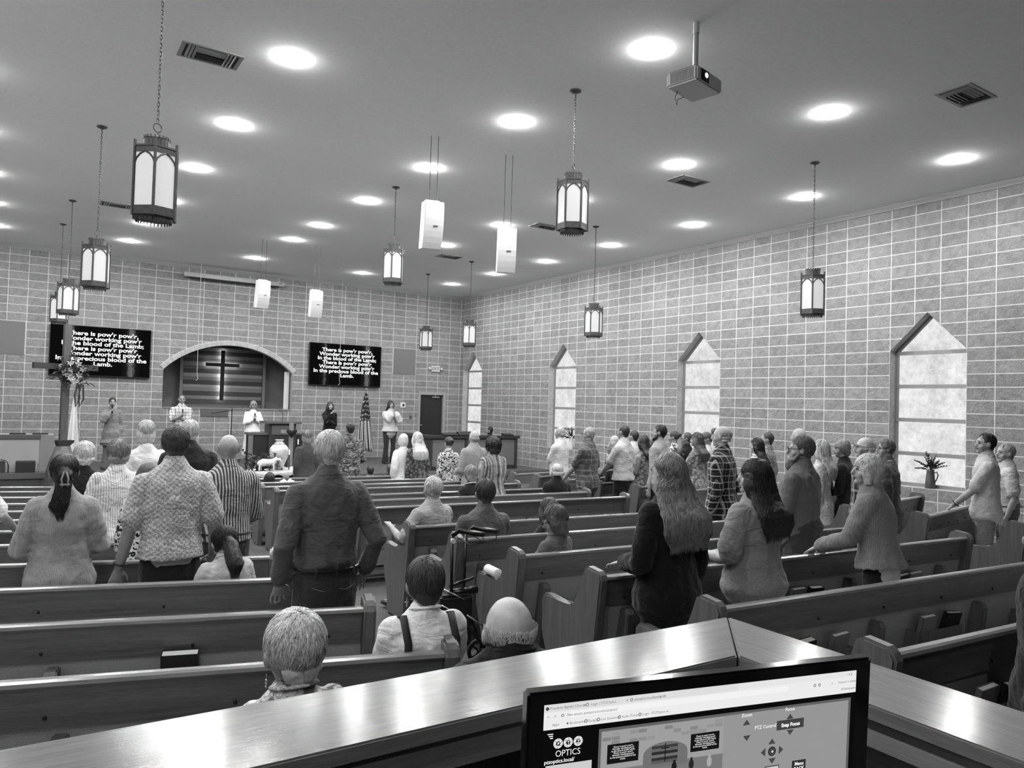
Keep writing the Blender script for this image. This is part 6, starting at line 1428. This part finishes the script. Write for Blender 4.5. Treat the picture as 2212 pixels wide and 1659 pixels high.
person('person with very long straight black hair and a white top, near the wall', 9.30, 7.38, 1.64, 16, b=.92, sex='f', skin=160, hair='long', hs=14, hlen=.38, top=C('top_white_stripe', 196, 'hstripe', 110, 1.3), sleeve='short', hem=-.12, bot=dark, near=1, strands=250, hy=26)
person('person with short dark hair in a pale patterned shirt, behind the very long black hair', 9.72, 7.52, 1.73, 20, b=1.08, skin=146, hair='short', hs=34, top=C('shirt_scroll', 96, 'floral', 150, .7), sleeve='short', hem=-.02, bot=C('trousers_mid', 74), near=0, hy=20)
person('person with a bald shiny head in a white shirt, behind the bearded man with glasses', 8.62, 6.16, 1.80, 16, b=1.1, skin=164, hair='fringe', hs=120, top=C('tee_white', 186), near=0, bot=dark)
person('child with long blonde hair in a white lace dress, right of the grey beard', 8.25, 5.58, 1.65, 16, b=.92, sex='f', hair='long', hs=168, hlen=.34, top=C('lace_dress', 186, 'floral', 140, .5), dress=.42, bot=dark, kind='none', near=0, strands=250)
person('person with curly grey hair in a loose black dress, leaning forward by the pew end', 8.62, 5.45, 1.65, 22, b=1.12, sex='f', hair='curly', hs=118, top=C('top_black', 24), dress=.4, bot=dark, kind='none', near=0, lean=6, hy=24, eyes=True, armL='front', armR='front')
person('bald person in a plaid coat, behind the white hair and knitted sweater', 7.77, 4.71, 1.70, 22, b=1.14, skin=176, hair='fringe', hs=170, glasses=True, top=C('coat_plaid', 26, 'plaid', 150, 2.2), near=1, bot=dark, hy=24, tin=.022, strands=150, eyes=True)
person('person with short grey hair and glasses in a grey sweater, left of the nearest window', 8.38, 4.82, 1.67, 20, b=1.16, sex='f', skin=166, hair='short', hs=100, glasses=True, top=C('sweater_slate', 82), hem=-.17, bot=dark, near=1, hy=26, tin=.024, strands=250, collar=C('collar_white', 210), eyes=True)
person('dark-haired person in a pale polo and light trousers, right of the nearest window', 9.04, 4.05, 1.75, 30, b=1.08, skin=158, hair='short', hs=24, top=C('polo_light', 172), sleeve='short', hem=-.10, bot=C('khaki_light', 106), near=1, collar=0, hy=22, eyes=True, armL=(-.08, .32, .93), armR='down', extras=[watch(-1)], strands=250)
person('white-haired person in a white polo and grey trousers, at far right by the wall', 9.80, 4.17, 1.63, 34, b=1.12, belly=.03, skin=166, hair='short', hs=150, top=C('polo_white2', 178), sleeve='short', hem=.02, bot=C('trousers_grey', 92), near=1, collar=0, hy=24, extras=[belt()], strands=150, eyes=True)
person('person in a dark coat cut off by the right edge, close to the viewer', 3.44, 1.27, 1.46, 10, b=1.2, skin=140, hair='short', hs=40, top=C('coat_dark', 22), hem=-.20, bot=dark, near=1, tin=.03, armL='down', armR='down')
# -- on the stage, facing the hall
person('person with short dark hair and tiered blouse, singing at the far left of the stage', 1.62, 19.3, 1.66, 180, b=1.0, sex='f', skin=170, hair='short', hs=26, top=C('blouse_tiered', 122), hem=-.05, sleeve='puff', dress=.16, bot=C('trousers_sand', 96), kind='flare', near=1, eyes=True, fz=0, armL='down', armR='mic', extras=[mic(1)], shoes=60)
person('person in a pale plaid short-sleeved shirt with arms folded, before the arch', 3.22, 20.1, 1.76, 180, b=1.18, skin=146, hair='crop', hs=80, top=C('shirt_plaid_pale', 196, 'plaid', 70, 1.1), sleeve='short', hem=-.06, bot=navy, near=1, eyes=True, fz=0, armL='cross', armR='clasp', collar=0, extras=[mic(1)])
person('person in a white cardigan and long white dress, singing beside the pulpit', 4.95, 20.0, 1.66, 180, b=1.08, sex='f', skin=160, hair='bob', hs=158, top=C('cardigan_white', 224), dress=.38, bot=dark, kind='none', near=1, eyes=True, glasses=True, fz=0, armL='clasp', armR='clasp', extras=[mic(1)], shoes=70)
person('person in a black V-neck top with long hair, one arm folded, right of the pulpit', 6.92, 19.7, 1.69, 180, b=1.06, sex='f', skin=180, hair='long', hs=52, hlen=.26, top=C('top_black2', 14), hem=-.07, bot=dark, near=1, eyes=True, fz=0, armL='cross', armR='mic', extras=[mic(1)])
person('person in a cream sweatshirt and flared jeans, singing at the right of the stage', 8.56, 19.35, 1.77, 180, b=1.18, sex='f', skin=172, hair='long', hs=36, hlen=.30, top=C('sweatshirt_cream', 196), hem=-.06, sleeve='puff', bot=C('jeans_flared', 46), kind='flare', near=1, eyes=True, fz=0, armL='mic2', armR='mic2', extras=[mic(1)], shoes=50, tin=.022)
person('person with dark hair seated at an instrument behind the right stage enclosure', 11.25, 18.35, 1.10, 30, sit=True, b=1.05, skin=150, hair='short', hs=20, top=C('top_black', 24), near=0, fz=0, seat=.32, hy=20, eyes=True)
# held microphones take the pose of the people
bpy.context.view_layer.update()
MICL = ['black microphone held by the person in the tiered blouse', 'black microphone held by the person in the pale plaid shirt on the stage', 'black microphone in both hands of the person in the white dress', 'black microphone held by the person in the black V-neck top', 'black microphone held up by the person in the cream sweatshirt']
for (o, R), l in zip(HELD, MICL): o.matrix_world = R.matrix_world.copy(); o['label'] = l
